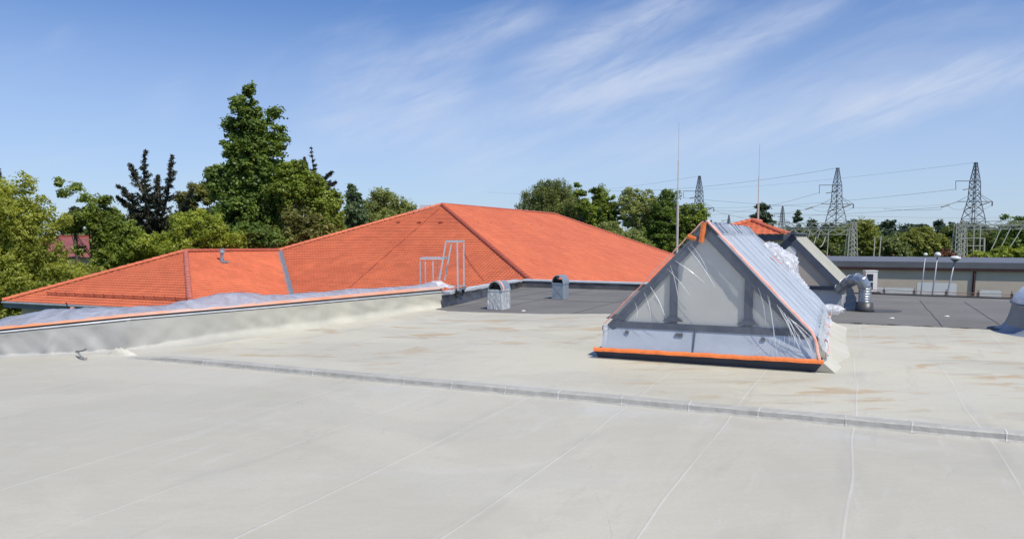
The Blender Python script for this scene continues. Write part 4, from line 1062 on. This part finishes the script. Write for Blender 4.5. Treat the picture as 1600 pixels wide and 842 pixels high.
# ------------------------------------------------------------------ covered dome skylight at right edge
dmx = G(1567, 527.5); dd = thing('dome_skylight', 'grey dome skylight wrapped in plastic at the right edge of the roof', 'skylight', (dmx.x+.9, dmx.y+.4, 0))
cc = Vector((dmx.x+1.48, dmx.y+.42, 0))
def sq(r, z, n=48, p=3.2):
    out = []
    for k in range(n+1):
        t = 2*math.pi*k/n; c_, s__ = math.cos(t), math.sin(t); rr = r/((abs(c_)**p+abs(s__)**p)**(1/p)); out.append(cc+W*rr*c_+D*rr*s__+UP*z)
    return out
b = MB(); rows = [sq(r_, z) for r_, z in ((1.10, .012), (1.03, .03), (.95, .13), (.90, .30), (.86, .50))]
rows = [[p+Vector((.3, -.5, .3))*.02*nz(k*.6, i*.9, 3)*(1 if i else 0) for k, p in enumerate(r_)] for i, r_ in enumerate(rows)]
for r_ in rows: r_[-1] = r_[0]
b.grid(rows[:3]); b.build('flared_base', M_BLUEM, dd, True)
b = MB(); b.grid(rows[2:]); b.build('upstand', M_GREYM, dd, True)
b = MB(); rows = [sq(.87, .47), sq(.88, .52), sq(.84, .62), sq(.74, .76, p=2.8), sq(.55, .88, p=2.3), sq(.3, .94, p=2.1), sq(.02, .96, p=2)]
rows = [[p+Vector((.2, -.3, .6))*.018*nz(k*1.3, i*2.1, 5) for k, p in enumerate(r_)] for i, r_ in enumerate(rows)]
for r_ in rows: r_[-1] = r_[0]
b.grid(rows); b.build('dome', mat('pale_film_on_dome', (.50, .53, .62), .25, 0, .25, 3, .9, 7, col2=(.68, .70, .76)), dd, True)
b = MB(); b.tube([q for q in sq(.885, .50)], .02, 6); b.build('rim', M_SLATE, dd)

# ------------------------------------------------------------------ trees
def leaves(C_, rad, n, size, up=.5, flat_=.75, asp=.55, droop=0, sub=9):
    """diamond leaves gathered in tufts about the clump centres"""
    m = len(C_)*sub; ci = np.arange(m) % len(C_); d0 = rng.normal(size=(m, 3)); d0 /= np.linalg.norm(d0, axis=1)[:, None]
    SC = C_[ci]+d0*(rad[ci]*rng.uniform(.35, 1.15, m))[:, None]*np.array([1, 1, flat_]); SR = rad[ci]*rng.uniform(.28, .6, m)
    idx = rng.integers(0, m, n); r_ = SR[idx]; d = rng.normal(size=(n, 3))
    off = d*(r_*.62)[:, None]; off[:, 2] *= .7; p = SC[idx]+off
    if droop: p[:, 2] -= droop*rng.uniform(0, 1, n)**2
    nr = d*.35+d0[idx]*.5+rng.normal(size=(n, 3))*.55; nr[:, 2] += up; nr /= np.linalg.norm(nr, axis=1)[:, None]
    t = rng.normal(size=(n, 3)); t -= nr*np.sum(t*nr, axis=1)[:, None]; t /= np.linalg.norm(t, axis=1)[:, None]; b = np.cross(nr, t)
    s = size*rng.uniform(.55, 1.25, n)[:, None]
    V = np.stack([p-t*s, p+b*s*asp, p+t*s, p-b*s*asp], 1).reshape(-1, 3); Fc = np.arange(n*4).reshape(-1, 4); return V, Fc
def crown_clumps(ells, Y, cr, dens=1.0):
    C_ = []; Rr = []
    for (cx, cy, rx, ry) in ells:
        c = P(cx, cy, Y); ax = rx*Y/F; az_ = ry*Y/F; ay = min(ax, max(ax, az_))*.85
        n = int(max(4, dens*2.2*ax*ay*az_/(cr**3)*.5)); n = min(n, 420)
        d = rng.normal(size=(n, 3)); d /= np.linalg.norm(d, axis=1)[:, None]
        r_ = rng.uniform(.05, 1, n)**.42; m = 1-.45*cr/max(ax, cr)
        p = np.array(c)+d*r_[:, None]*np.array([ax, ay, az_])*max(m, .4); C_.append(p); Rr.append(cr*rng.uniform(.55, 1.25, n))
    return np.concatenate(C_), np.concatenate(Rr)
def limbs(bx, by, C_, m, parent, r0, fork, nl=26, name='trunk', drop=.35):
    b = MB(); base = Vector((bx, by, GZ-.1)); zc = C_[:, 2]; top = Vector((float(np.mean(C_[zc > np.quantile(zc, .9), 0])), float(np.mean(C_[zc > np.quantile(zc, .9), 1])), float(np.quantile(zc, .82))))
    trunk = [base.lerp(top, t)+Vector((math.sin(t*5)*.12, math.cos(t*4)*.1, 0)) for t in [i/10 for i in range(11)]]
    b.tube(trunk, [r0*(1-.86*i/10) for i in range(11)], 8)
    for k in range(min(nl, len(C_))):
        c = Vector(C_[rng.integers(0, len(C_))]); t = min(.9, max(.18, (c.z-GZ)/(top.z-GZ)*.68)); s = base.lerp(top, t)
        mid = s.lerp(c, .5)+UP*.25*(c-s).length*drop; rr_ = r0*(1-t)*.5
        b.tube([s, s.lerp(mid, .5), mid, mid.lerp(c, .5)+UP*.03, c], [rr_, rr_*.8, rr_*.6, rr_*.35, rr_*.12], 5, cap=False)
    b.build(name, m, parent)
def tree(name, label, ells, Y, cr, leafm, nleaf, size, bark=None, up=.5, asp=.55, droop=0, r0=.22, cat='tree', group=None, dens=1.0, nl=26, flat_=.75, basex=None):
    xs = [e[0] for e in ells]; bx = P(basex if basex is not None else sum(e[0]*e[2]*e[3] for e in ells)/sum(e[2]*e[3] for e in ells), 400, Y).x
    t = thing(name, label, cat, (bx, Y, GZ), group)
    C_, Rr = crown_clumps(ells, Y, cr*.72, dens)
    np_mesh('crown', *leaves(C_, Rr, int(nleaf*2.6), size*.74, up, flat_, asp, droop), leafm, t)
    limbs(bx, Y, C_, bark or M_BARK, t, r0, .3, nl); return t
LM = dict(
    yel=leafmat('ash_leaves', (0.195, 0.232, 0.034), (0.512, 0.549, 0.122), .48), mid=leafmat('maple_leaves', (0.122, 0.171, 0.027), (0.329, 0.415, 0.073), .45),
    dark=leafmat('linden_leaves', (0.067, 0.116, 0.020), (0.220, 0.311, 0.061), .4), brn=leafmat('bronze_green_leaves', (0.110, 0.116, 0.029), (0.293, 0.305, 0.079), .35),
    spr=leafmat('spruce_needles', (.014, .020, .012), (.060, .064, .032), .1), pur=leafmat('purple_brown_needles', (.020, .018, .014), (.055, .045, .03), .08),
    blue=leafmat('blue_green_leaves', (0.085, 0.134, 0.061), (0.195, 0.268, 0.110), .3), pale=leafmat('pale_birch_leaves', (0.195, 0.232, 0.073), (0.439, 0.488, 0.183), .42),
    birch=leafmat('birch_leaves', (0.122, 0.159, 0.049), (0.293, 0.329, 0.110), .35), far=leafmat('far_leaves', (0.085, 0.122, 0.034), (0.232, 0.275, 0.085), .3), fard=leafmat('far_pine_needles', (0.037, 0.063, 0.034), (0.091, 0.134, 0.067), .15),
    acid=leafmat('acid_green_leaves', (0.195, 0.256, 0.032), (0.464, 0.525, 0.091), .45), olive=leafmat('olive_leaves', (0.159, 0.189, 0.044), (0.378, 0.403, 0.098), .38), rust=leafmat('rust_leaves', (.12, .05, .025), (.20, .085, .04), .2))
GL = 'trees behind the orange roof on the left'; GR = 'trees behind the orange roof in the middle'; GF = 'trees around the substation'
tree('ash_tree', 'yellow green ash tree filling the left edge of the picture', [(8, 335, 66, 58), (38, 290, 20, 26), (70, 325, 20, 22), (35, 385, 58, 55), (70, 432, 75, 30), (120, 428, 50, 22), (-40, 350, 80, 85), (-20, 296, 40, 30), (10, 440, 90, 40), (0, 492, 90, 24), (100, 345, 12, 16), (88, 395, 20, 22), (82, 358, 14, 18)], 43, .62, LM['yel'], 34000, .15, up=.35, asp=.38, group=GL, basex=20, nl=40)
tree('ash_tree', 'slender ash tree with sparse light tops left of the spruce', [(92, 284, 13, 8), (122, 292, 12, 8), (99, 303, 14, 8), (133, 308, 14, 10), (152, 312, 14, 11), (172, 314, 10, 13), (148, 335, 36, 20), (190, 368, 38, 33), (185, 402, 45, 24), (205, 395, 42, 28), (105, 350, 22, 14), (155, 352, 26, 22), (90, 352, 12, 14), (165, 378, 24, 26), (122, 392, 8, 16)], 50, .5, LM['mid'], 17000, .16, up=.4, asp=.42, group=GL, basex=150, nl=50, dens=1.3)
tree('round_conifer', 'small dark conifer between the two ash trees', [(118, 333, 9, 14), (116, 352, 15, 12)], 58, .45, LM['spr'], 5000, .16, up=.2, group=GL)
def spruce(label, leaders, Y, lm, blen, n_b, group, basex, basey=430, size=.14, per=44, bias=0):
    base = P(basex, basey, Y); base.z = GZ; t = thing('spruce_tree', label, 'tree', tuple(base), group)
    V = []; N_ = 0; tr = MB(); tops = max(leaders, key=lambda l: -l[-1][1])
    tr.tube([base, P(leaders[0][0][0], leaders[0][0][1], Y)], .22, 8, r2=.13)
    pl = []; br = MB()
    for L in leaders:
        pts = catm([P(x, y, Y+random.uniform(-.8, .8)*(i > 0)) for i, (x, y) in enumerate(L)], 8)
        tr.tube(pts, [.11*(1-i/len(pts))+.02 for i in range(len(pts))], 6)
        for k in range(n_b):
            f = (k+random.random())/n_b; p = pts[min(int(f*(len(pts)-1)), len(pts)-1)]
            a = random.uniform(0, 2*math.pi); ln = blen*(1.05-f)**1.25*random.uniform(.5, 1.25)
            dv = Vector((math.cos(a), math.sin(a), random.uniform(-.1, .35)))
            prev = p; st = 7
            for s in range(1, st+1):
                q = p+dv*ln*s/st; q.z += ln*(-.34*(s/st)+.46*(s/st)**2)
                pl += [(prev.lerp(q, random.random()), s/st) for _ in range(int(per*ln/st*3)+2)]; prev = q
    n = len(pl); c = np.array([tuple(p[0]) for p in pl]); c += rng.normal(size=(n, 3))*.05; 
    t_ = rng.normal(size=(n, 3)); t_[:, 2] -= 1.1; t_ /= np.linalg.norm(t_, axis=1)[:, None]; b_ = np.cross(t_, rng.normal(size=(n, 3))); b_ /= np.linalg.norm(b_, axis=1)[:, None]
    s = size*rng.uniform(.5, 1.3, n)[:, None]
    VV = np.stack([c-t_*s*.4, c+b_*s*.2, c+t_*s*1.2, c-b_*s*.2], 1).reshape(-1, 3)
    np_mesh('crown', VV, np.arange(n*4).reshape(-1, 4), lm, t); tr.build('trunk', M_BARK, t)
spruce('dark many topped spruce with ragged spires against the sky', [[(240, 400), (232, 330), (225, 270), (228, 233)], [(240, 380), (258, 320), (266, 275), (269, 241)], [(240, 370), (226, 310), (212, 275), (203, 256)], [(236, 380), (215, 335), (200, 303), (183, 290)], [(240, 370), (247, 310), (247, 272)], [(240, 380), (208, 330), (181, 306)], [(240, 395), (205, 355), (178, 326)], [(242, 390), (215, 368), (190, 352)], [(240, 390), (270, 350), (290, 318), (302, 292)], [(240, 400), (230, 385), (225, 370)], [(240, 405), (262, 370), (284, 345)], [(240, 410), (262, 390), (280, 372)]], 55, LM['spr'], 1.35, 70, GL, 240)
spruce('purple brown spruce with lopsided top behind the big linden', [[(500, 330), (492, 280), (486, 228)], [(498, 320), (508, 280), (520, 268)], [(498, 310), (515, 290), (526, 284)], [(500, 325), (480, 270), (476, 245)]], 70, LM['pur'], 1.2, 40, GL, 500, size=.15)
spruce('dark spruce tip at the far left edge of the picture', [[(-6, 360), (-4, 300), (-1, 262)]], 60, LM['spr'], 1.2, 50, GL, -6)
tree('linden_tree', 'tallest tree, dark green linden with twin pointed tops', [(392, 147, 13, 16), (385, 172, 28, 24), (387, 200, 38, 26), (394, 232, 47, 28), (400, 265, 52, 30), (428, 180, 9, 17), (432, 205, 13, 20), (441, 232, 13, 20), (395, 300, 60, 34), (390, 335, 66, 34), (385, 370, 70, 34), (345, 290, 24, 34), (445, 330, 34, 44)], 62, .75, LM['dark'], 52000, .20, up=.5, asp=.6, r0=.45, group=GL, basex=400, dens=1.25, nl=50)
tree('locust_tree', 'bronze green tree left of the tall linden', [(340, 268, 16, 16), (322, 300, 24, 22), (293, 315, 20, 18), (300, 345, 34, 26)], 68, .6, LM['brn'], 11000, .17, group=GL)
tree('locust_tree', 'low yellow green locust in front of the spruce', [(250, 380, 42, 18), (310, 362, 46, 34), (345, 375, 38, 28), (285, 385, 55, 26), (290, 345, 22, 16)], 49, .55, LM['acid'], 14000, .13, asp=.5, group=GL, up=.4)
tree('maple_tree', 'bright green maple to the right of the tall linden', [(462, 268, 25, 24), (480, 295, 32, 30), (505, 322, 32, 30), (515, 350, 34, 28), (448, 300, 26, 34)], 60, .6, LM['mid'], 17000, .17, group=GL, dens=1.2)
tree('bronze_bush', 'brownish tree low in front of the bright maple', [(470, 350, 34, 26), (490, 368, 48, 24), (440, 375, 36, 22)], 53, .5, LM['brn'], 10000, .14, group=GL)
tree('linden_tree', 'dark green bush at the foot of the tall linden', [(390, 372, 50, 24), (360, 385, 40, 18), (425, 378, 34, 20)], 52, .55, LM['dark'], 9000, .16, group=GL)
tree('blue_tree', 'narrow blue green tree left of the pale birch', [(549, 292, 9, 10), (553, 310, 13, 18), (555, 338, 20, 26)], 76, .5, LM['blue'], 8000, .15, group=GL)
tree('birch_tree', 'pale feathery birch left of the roof apex', [(598, 304, 24, 12), (590, 325, 28, 20), (622, 318, 20, 14), (641, 322, 13, 8), (605, 340, 42, 20)], 80, .5, LM['pale'], 12000, .14, bark=M_BARKW, group=GL, droop=.5)
tree('birch_tree', 'wide weeping birch right of the roof ridge', [(862, 294, 32, 17), (842, 306, 30, 18), (888, 305, 20, 18), (818, 321, 16, 9), (870, 325, 48, 24), (905, 330, 22, 20)], 96, .6, LM['birch'], 21000, .17, bark=M_BARKW, group=GR, droop=1.5, asp=.4, up=.1)
tree('poplar_sapling', 'spindly young tree with a tiny top beside the weeping birch', [(903, 289, 5, 4), (906, 303, 10, 10), (912, 325, 14, 18)], 92, .5, LM['mid'], 3500, .16, group=GR)
tree('maple_tree', 'upright green tree in the middle of the background row', [(935, 304, 17, 14), (944, 322, 24, 20), (940, 345, 32, 24)], 93, .6, LM['mid'], 12000, .18, group=GR)
tree('poplar_tree', 'light airy tree with bare branches showing, right of the upright one', [(990, 302, 18, 11), (977, 318, 18, 16), (1010, 310, 18, 14), (1000, 335, 36, 26)], 92, .55, LM['pale'], 10000, .15, bark=M_BARKW, group=GR, dens=.8)
tree('oak_tree', 'dark dense oak left of the tall lightning mast', [(1044, 305, 20, 10), (1034, 322, 22, 16), (1046, 350, 38, 38), (1030, 375, 40, 30)], 90, .6, LM['dark'], 18000, .18, group=GR)
tree('oak_tree', 'rounded green oak right of the tall lightning mast', [(1084, 338, 24, 22), (1085, 365, 28, 30), (1075, 385, 40, 25)], 88, .6, LM['mid'], 14000, .18, group=GR)
tree('elder_bush', 'pale flowering elder bush along the right roof edge', [(950, 362, 28, 16), (985, 372, 26, 15), (1012, 388, 20, 12), (960, 380, 40, 18)], 84, .5, LM['pale'], 9000, .14, group=GR)
tree('pine_tree', 'tall dark tree behind the thin lightning mast', [(1192, 322, 10, 11), (1190, 338, 15, 14), (1196, 352, 16, 12), (1172, 352, 8, 7)], 170, .9, LM['fard'], 7000, .35, group=GF)
tree('pine_tree', 'tiny lone pine on the skyline left of the lattice tower', [(1247, 333, 4, 4), (1247, 343, 8, 6), (1247, 356, 5, 8)], 200, .8, LM['fard'], 1500, .35, group=GF)
for nm, lb_, el2, Y, m_, n in (
    ('willow_tree', 'light green willow behind the gantry column at centre right', [(1345, 362, 28, 22), (1360, 385, 34, 24), (1330, 385, 24, 22)], 150, 'olive', 9000),
    ('willow_tree', 'domed yellow green willow left of the street lamps', [(1440, 370, 28, 16), (1432, 385, 34, 20), (1462, 385, 24, 18)], 145, 'olive', 9000),
    ('alder_tree', 'mid green alder between the two willows', [(1395, 388, 22, 20), (1402, 398, 24, 16)], 138, 'far', 5000),
    ('alder_tree', 'mid green alder behind the right lattice tower', [(1490, 368, 24, 20), (1510, 385, 28, 22), (1550, 380, 28, 22)], 160, 'far', 8000),
    ('oak_tree', 'dark oak cluster at the right edge of the picture', [(1572, 342, 9, 7), (1598, 355, 26, 22), (1585, 375, 32, 24), (1640, 360, 34, 28)], 150, 'dark', 9000),
    ('alder_tree', 'dark green alder under the left gantry', [(1262, 378, 34, 20), (1290, 392, 34, 18), (1240, 390, 24, 18)], 140, 'far', 9000),
    ('alder_tree', 'green alder right behind the left lattice tower', [(1310, 375, 24, 20), (1312, 392, 26, 18)], 155, 'mid', 6000),
    ('hawthorn_bush', 'acid green bush line low at the right edge', [(1560, 398, 26, 9), (1600, 398, 28, 11), (1532, 400, 20, 7)], 110, 'acid', 5000),
    ('copper_bush', 'rust coloured bush behind the street lamps', [(1478, 400, 9, 7), (1470, 403, 8, 5)], 105, 'rust', 1200)):
    tree(nm, lb_, el2, Y, 1.0, LM[m_], n, .30, group=GF, nl=14)
# far-off wood
C_ = []; Rr = []
def wood(x0, x1, step, ytop, Y0, Y1, rx):
    x = x0
    while x < x1:
        Y = random.uniform(Y0, Y1); yt = ytop(x)+random.uniform(-3, 5); rz = random.uniform(9, 15)
        cc_, rr_ = crown_clumps([(x, yt+rz, rx*random.uniform(.7, 1.2), rz), (x, yt+rz*2.2, rx, rz*1.2)], Y, 1.9, .8); C_.append(cc_); Rr.append(rr_); x += step*random.uniform(.6, 1.4)
random.seed(5)
wood(1205, 1720, 14, lambda x: 346 if x > 1260 else 356, 260, 330, 14)
wd = np_mesh('far_wood', *leaves(np.concatenate(C_), np.concatenate(Rr), 60000, .62, .4), LM['fard']); tag(wd, 'dark far-off pine wood along the right horizon', 'wood', kind='stuff')
C_ = []; Rr = []
wood(1215, 1700, 17, lambda x: 362, 190, 230, 15)
wood(1215, 1700, 20, lambda x: 384, 150, 180, 20)
wd = np_mesh('mixed_wood', *leaves(np.concatenate(C_), np.concatenate(Rr), 70000, .48, .4), LM['far']); tag(wd, 'mixed green undergrowth below the far pine wood', 'wood', kind='stuff')
C_ = []; Rr = []
wood(-260, 1110, 22, lambda x: 352+10*math.sin(x*.02), 170, 210, 20); wood(-260, 1110, 26, lambda x: 380, 120, 140, 26)
wd = np_mesh('far_wood', *leaves(np.concatenate(C_), np.concatenate(Rr), 70000, .6, .4), LM['far']); tag(wd, 'green woodland seen through gaps behind the houses', 'wood', kind='stuff')

# ------------------------------------------------------------------ red roof among the left trees
rh = thing('red_roofed_house', 'house with faded red roof half hidden among the left trees', 'house', (-38, 62, GZ))
a, b_ = P(70, 369.5, 66), P(152, 369.5, 66); c, d = P(50, 402, 60), P(166, 402, 60)
m_ = MB(); m_.quad(c, d, b_, a); m_.quad(a, b_, b_+Vector((0, 7, -1.7)), a+Vector((0, 7, -1.7))); m_.build('roof', M_REDROOF, rh)
m_ = MB(); m_.bar(a, b_, .3, .2); m_.build('ridge_cap', M_RED, rh)
m_ = MB(); m_.box(Vector((c.x+.6, 60.6, GZ)), Vector((d.x-c.x-1.2, 0, 0)), Vector((0, 10, 0)), UP*(c.z-GZ-.1)); m_.build('wall', M_PLASTER, rh)

# ------------------------------------------------------------------ pylons
def pylon(px, ytop, Y, label, mt, arms=True, s=1.0, flip=1):
    top = P(px, ytop, Y); base = Vector((top.x, Y, GZ)); H = top.z-GZ
    t = thing('pylon', label, 'pylon', tuple(base), 'lattice pylons beyond the substation')
    b = MB()
    def hwid(f): return interp([(0, .105), (.42, .075), (.62, .040), (.80, .034), (.97, .012), (1.0, .010)], f)*H
    fr_ = [0, .12, .24, .34, .42, .50, .57, .63, .69, .75, .80, .85, .90, .94, .97, 1.0]
    ca, sa = math.cos(.35), math.sin(.35)
    def cn(f, k):
        h = hwid(f); x, y = [(-h, -h), (h, -h), (h, h), (-h, h)][k]; return base+Vector((x*ca-y*sa, x*sa+y*ca, f*H))
    for k in range(4):
        for f0, f1 in zip(fr_, fr_[1:]): b.bar(cn(f0, k), cn(f1, k), .15*s)
        for f0, f1 in zip(fr_, fr_[1:]):
            k2 = (k+1) % 4; b.bar(cn(f0, k), cn(f1, k2), .08*s); b.bar(cn(f0, k2), cn(f1, k), .08*s); b.bar(cn(f1, k), cn(f1, k2), .07*s)
    b.build('tower', mt, t)
    wire_pts = [top]
    if arms:
        hA = .81*H; z1 = GZ+hA; X = base.x
        am = MB(); L1 = 5.2*H/26; y = Y
        am.bar((X-L1, y, z1), (X+.9, y, z1), .16*s); am.bar((X-L1, y, z1), (X-L1+.15, y, z1-2.4*H/26), .10*s); am.build('upper_arm', M_STEELD, t)
        i1 = MB(); i1.tube([(X-3.1*H/26, y, z1-2.3*H/26), (X+.2, y, z1-1.7*H/26)], .16*s, 6); i1.build('insulator', M_STEELD, t)
        z2 = GZ+.60*H; L2a, L2b = 4.5*H/26, 4.9*H/26; am = MB(); am.bar((X-L2a, y, z2), (X+L2b, y, z2), .17*s)
        am.bar((X-L2a, y, z2), (X-.8, y, z2+1.9*H/26), .08*s); am.bar((X+L2b, y, z2), (X+.8, y, z2+2.4*H/26), .08*s); am.bar((X+L2b*.7, y, z2), (X+.8, y, z2+2.4*H/26), .08*s)
        am.bar((X+L2b, y, z2), (X+L2b, y, z2-1.2*H/26), .22*s); am.build('lower_arm', M_STEELD, t)
        i1 = MB(); i1.tube([(X-L2a, y, z2), (X-L2a-4.0*H/26, y-1, z2-1.3*H/26)], .07*s, 6); i1.tube([(X-L2a-2.6*H/26, y-.8, z2-.85*H/26), (X-L2a-4.8*H/26, y-1, z2-1.5*H/26)], .2*s, 6); i1.build('insulator', M_STEELD, t)
        i1 = MB(); i1.tube([(X+L2b*.85, y, z2-.1), (X+L2b*.35, y, z2-1.0*H/26)], .2*s, 6); i1.tube([(X+.6, y, z2-1.3*H/26), (X-2.6*H/26, y, z2-2.1*H/26)], .16*s, 6); i1.build('insulator', M_STEELD, t)
        jm = MB(); jm.tube([(X-L2a-3*H/26, y, z2-.9*H/26), (X-L2a-1, y, z2-2.0*H/26), (X-L2a+1.2, y, z2-2.2*H/26), (X-L2a+2.6, y, z2-1.2*H/26)], .03*s, 4); jm.tube([(X+1, y, z2-1.5*H/26), (X+3, y, z2-2*H/26), (X+L2b, y, z2-.9*H/26)], .03*s, 4); jm.build('jumper_wire', M_WIRE, t)
        wire_pts += [Vector((X-L1, y, z1-2.2*H/26)), Vector((X-L2a-4.6*H/26, y-1, z2-1.5*H/26)), Vector((X+L2b, y, z2-.9*H/26))]
    else: wire_pts += [top-UP*H*.2, top-UP*H*.3, top-UP*H*.3]
    return wire_pts
p3 = pylon(1525, 254, 200, 'right lattice pylon, the largest of them', M_STEEL)
p2 = pylon(1309, 262.5, 215, 'lattice pylon above the left gantry', M_STEEL)
p1 = pylon(1093, 275, 245, 'dark lattice pylon rising behind the oaks in the middle', M_STEELD)
p4 = pylon(1223, 322, 520, 'small distant pylon left of the lone pine', M_STEELD, True, 1.6)
p5 = pylon(1139, 336, 760, 'tiny distant pylon just right of the skylight apex', M_STEELD, True, 2.0)
def wire(a, b, sag, label, r_=.035):
    pts = [a.lerp(b, i/24)-UP*sag*4*(i/24)*(1-i/24) for i in range(25)]; m_ = MB(); m_.tube(pts, r_, 4); tag(m_.build('power_line', M_WIRE), label, 'power line', 'overhead power lines')
far_l = [P(560, 345, 420), P(700, 318, 360), P(640, 330, 380)]
wire(p2[0], P(880, 296, 330), 3, 'power line running left from the top of the middle pylon')
wire(p3[0], P(1100, 296, 420), 1, 'faint power line running left from the top of the right pylon', .025)
wire(p3[1], P(1060, 324, 430), 2.0, 'power line between the upper arm of the right pylon and the middle pylon')
wire(p2[1], P(1070, 335, 420), 2.5, 'power line from the upper arm of the middle pylon to the far left')
wire(p3[2], P(1130, 337, 500), 1.5, 'power line from the lower arm of the right pylon to the distant pylons')
wire(p3[2]-UP*.6, P(1380, 326, 260), .4, 'short power line just below the lower arm of the right pylon')
wire(p2[2], P(1090, 349, 500), 1.5, 'power line from the lower arm of the middle pylon')
wire(p1[1], P(1500, 317, 420), 3.0, 'power line running right from the upper arm of the dark pylon')
wire(p1[2]+UP*1.5, P(1700, 334, 500), 3.0, 'power line running right, low behind the pylons')
wire(p1[3], P(1330, 345, 420), 4.0, 'power line falling right from the lower arm of the dark pylon')
wire(p1[0], P(760, 300, 420), 3.0, 'power line running left from the top of the dark pylon', .025)

# ------------------------------------------------------------------ substation gantries
def truss(b, a, c, h, w, n, t_=.10):
    d = (c-a); 
    dn_ = Vector((-d.y, d.x, 0)).normalized()*w
    for o in (Vector((0, 0, 0)), dn_):
        for z in (0, -h): b.bar(a+o+UP*z, c+o+UP*z, t_)
        for i in range(n):
            p, q = a+o+d*(i/n), a+o+d*((i+1)/n); b.bar(p-UP*(h if i % 2 else 0), q-UP*(0 if i % 2 else h), t_*.7)
    for i in range(n+1): p = a+d*(i/n); b.bar(p, p+dn_, t_*.6)
def column(b, a, w0, w1, H, n, t_=.11):
    for k in range(4):
        sx, sy = [(-1, -1), (1, -1), (1, 1), (-1, 1)][k]; sx2, sy2 = [(-1, -1), (1, -1), (1, 1), (-1, 1)][(k+1) % 4]
        def c(f, x, y): w = w0+(w1-w0)*f; return a+Vector((x*w/2, y*w/2, H*f))
        b.bar(c(0, sx, sy), c(1, sx, sy), t_)
        for i in range(n): b.bar(c(i/n, sx, sy), c((i+1)/n, sx2, sy2), t_*.6)
def gantry(px0, px1, y0, y1, Y, label, cols, drops, grp='substation gantries'):
    a, c = P(px0, y0, Y), P(px1, y1, Y*.97); t = thing('substation_gantry', label, 'gantry', (a.x, Y, GZ), grp)
    b = MB(); truss(b, a, c, .8, 1.0, int((c-a).length/1.0)); b.build('beam', M_GANT, t)
    b = MB(); off = Vector((0, 4.5, .55)); 
    for x in cols:
        m_ = MB(); f = (x-px0)/(px1-px0); p = a.lerp(c, f); column(m_, Vector((p.x, p.y+.5, GZ)), 1.5, .7, p.z-GZ+.2, 10); m_.build('column', M_GANT, t)
    for x, x2, yb in drops:
        f = (x-px0)/(px1-px0); p = a.lerp(c, f)-UP*.9; q = P(x2, yb, p.y-1); m_ = MB(); pts = [p.lerp(q, k/10)-UP*.5*math.sin(math.pi*k/10) for k in range(11)]
        m_.tube(pts, .085, 6); m_.build('dropper', M_GANT, t)
        m_ = MB(); m_.tube([p+UP*.1, p-UP*.4], .2, 8); m_.build('insulator', M_STEELD, t)
    return a, c
gantry(1200, 1338, 349, 348, 140, 'left pale lattice gantry under the middle pylon', [1336], [(1245, 1232, 395), (1268, 1258, 382), (1284, 1268, 392), (1296, 1292, 405)])
gantry(1160, 1334, 358, 359, 128, 'nearer pale lattice gantry crossing behind the small skylight', [1331, 1226], [(1262, 1259, 372), (1277, 1270, 380), (1292, 1281, 386)])
gantry(1505, 1660, 346, 345, 140, 'right pale lattice gantry under the right pylon', [1508], [(1567, 1538, 408), (1582, 1549, 408), (1600, 1560, 408)])
gantry(1498, 1660, 351.5, 350, 128, 'nearer pale lattice gantry at the right edge', [1499], [])
b = MB(); 
for x in (1500, 1508, 1522, 1532): b.bar(P(x, 352, 150), P(x-2, 406, 150), .22)
for y in (372, 384): b.bar(P(1500, y, 150), P(1538, y, 150), .16)
b.bar(P(1538, 372, 150), P(1537, 406, 150), .3)
tag(b.build('steel_support_frame', M_GANT), 'pale steel support frame at the foot of the right pylon', 'steel frame')
for k, (x0, y0, x1, lb_) in enumerate(((1367, 370, 1364, 'left of two slim pale poles before the wood'), (1376.5, 369, 1372, 'right of two slim pale poles before the wood'))):
    t_, q = P(x0, y0, 110), P(x1, 410, 110); b = MB(); b.tube([Vector((q.x, 110, GZ)), t_], .1, 8, r2=.07); tag(b.build('utility_pole', M_CONC), lb_, 'pole', 'slim poles before the wood')
# red switchgear cabinets and roofs showing above the long building
for k, (x0, x1, yt, Y, lb_) in enumerate(((1379, 1396, 403, 100, 'low red roofed kiosk just above the long building'), (1505, 1520, 403.5, 95, 'red roofed kiosk at the foot of the right pylon'))):
    a = P(x0, yt, Y); w_ = P(x1, yt, Y).x-a.x; kx = thing('kiosk', lb_, 'kiosk', (a.x+w_/2, Y, GZ), 'red roofed kiosks')
    b = MB(); b.box(Vector((a.x+.15, Y, GZ)), Vector((w_-.3, 0, 0)), Vector((0, 2, 0)), UP*(a.z-GZ-.3)); b.build('cabin', M_PLASTER, kx)
    b = MB(); z = a.z; b.add([(a.x, Y-.2, z-.35), (a.x+w_, Y-.2, z-.35), (a.x+w_, Y+2.2, z-.35), (a.x, Y+2.2, z-.35), (a.x+.5, Y+1, z), (a.x+w_-.5, Y+1, z)], [(0, 1, 5, 4), (1, 2, 5), (2, 3, 4, 5), (3, 0, 4), (0, 3, 2, 1)]); b.build('roof', M_REDROOF, kx)
for k, (x, yt, m2, lb_) in enumerate(((1395, 397, 0, 'black topped breaker beside the left kiosk'), (1503, 400, 1, 'red breaker left of the right kiosk'), (1521, 399, 0, 'black breaker right of the right kiosk'), (1527, 401, 1, 'red breaker beyond the black one'), (1545, 401, 0, 'dark breaker left of the three droppers'), (1572, 402, 1, 'last red breaker near the right edge'), (1295, 398, 1, 'red breaker under the left gantry'))):
    a = P(x, yt, 92); bk_ = thing('circuit_breaker', lb_, 'breaker', (a.x, 92, GZ), 'substation breakers')
    b = MB(); b.cbox((a.x, 92, a.z-.55), .34, .34, .75); b.build('tank', M_RED if m2 else M_BLACK, bk_)
    b = MB(); b.tube([(a.x, 92, a.z-.2), (a.x, 92, a.z)], .10, 8); b.build('bushing', M_RED, bk_)
    b = MB(); b.bar((a.x, 92, GZ), (a.x, 92, a.z-.9), .18); b.build('stand', M_STEEL, bk_)
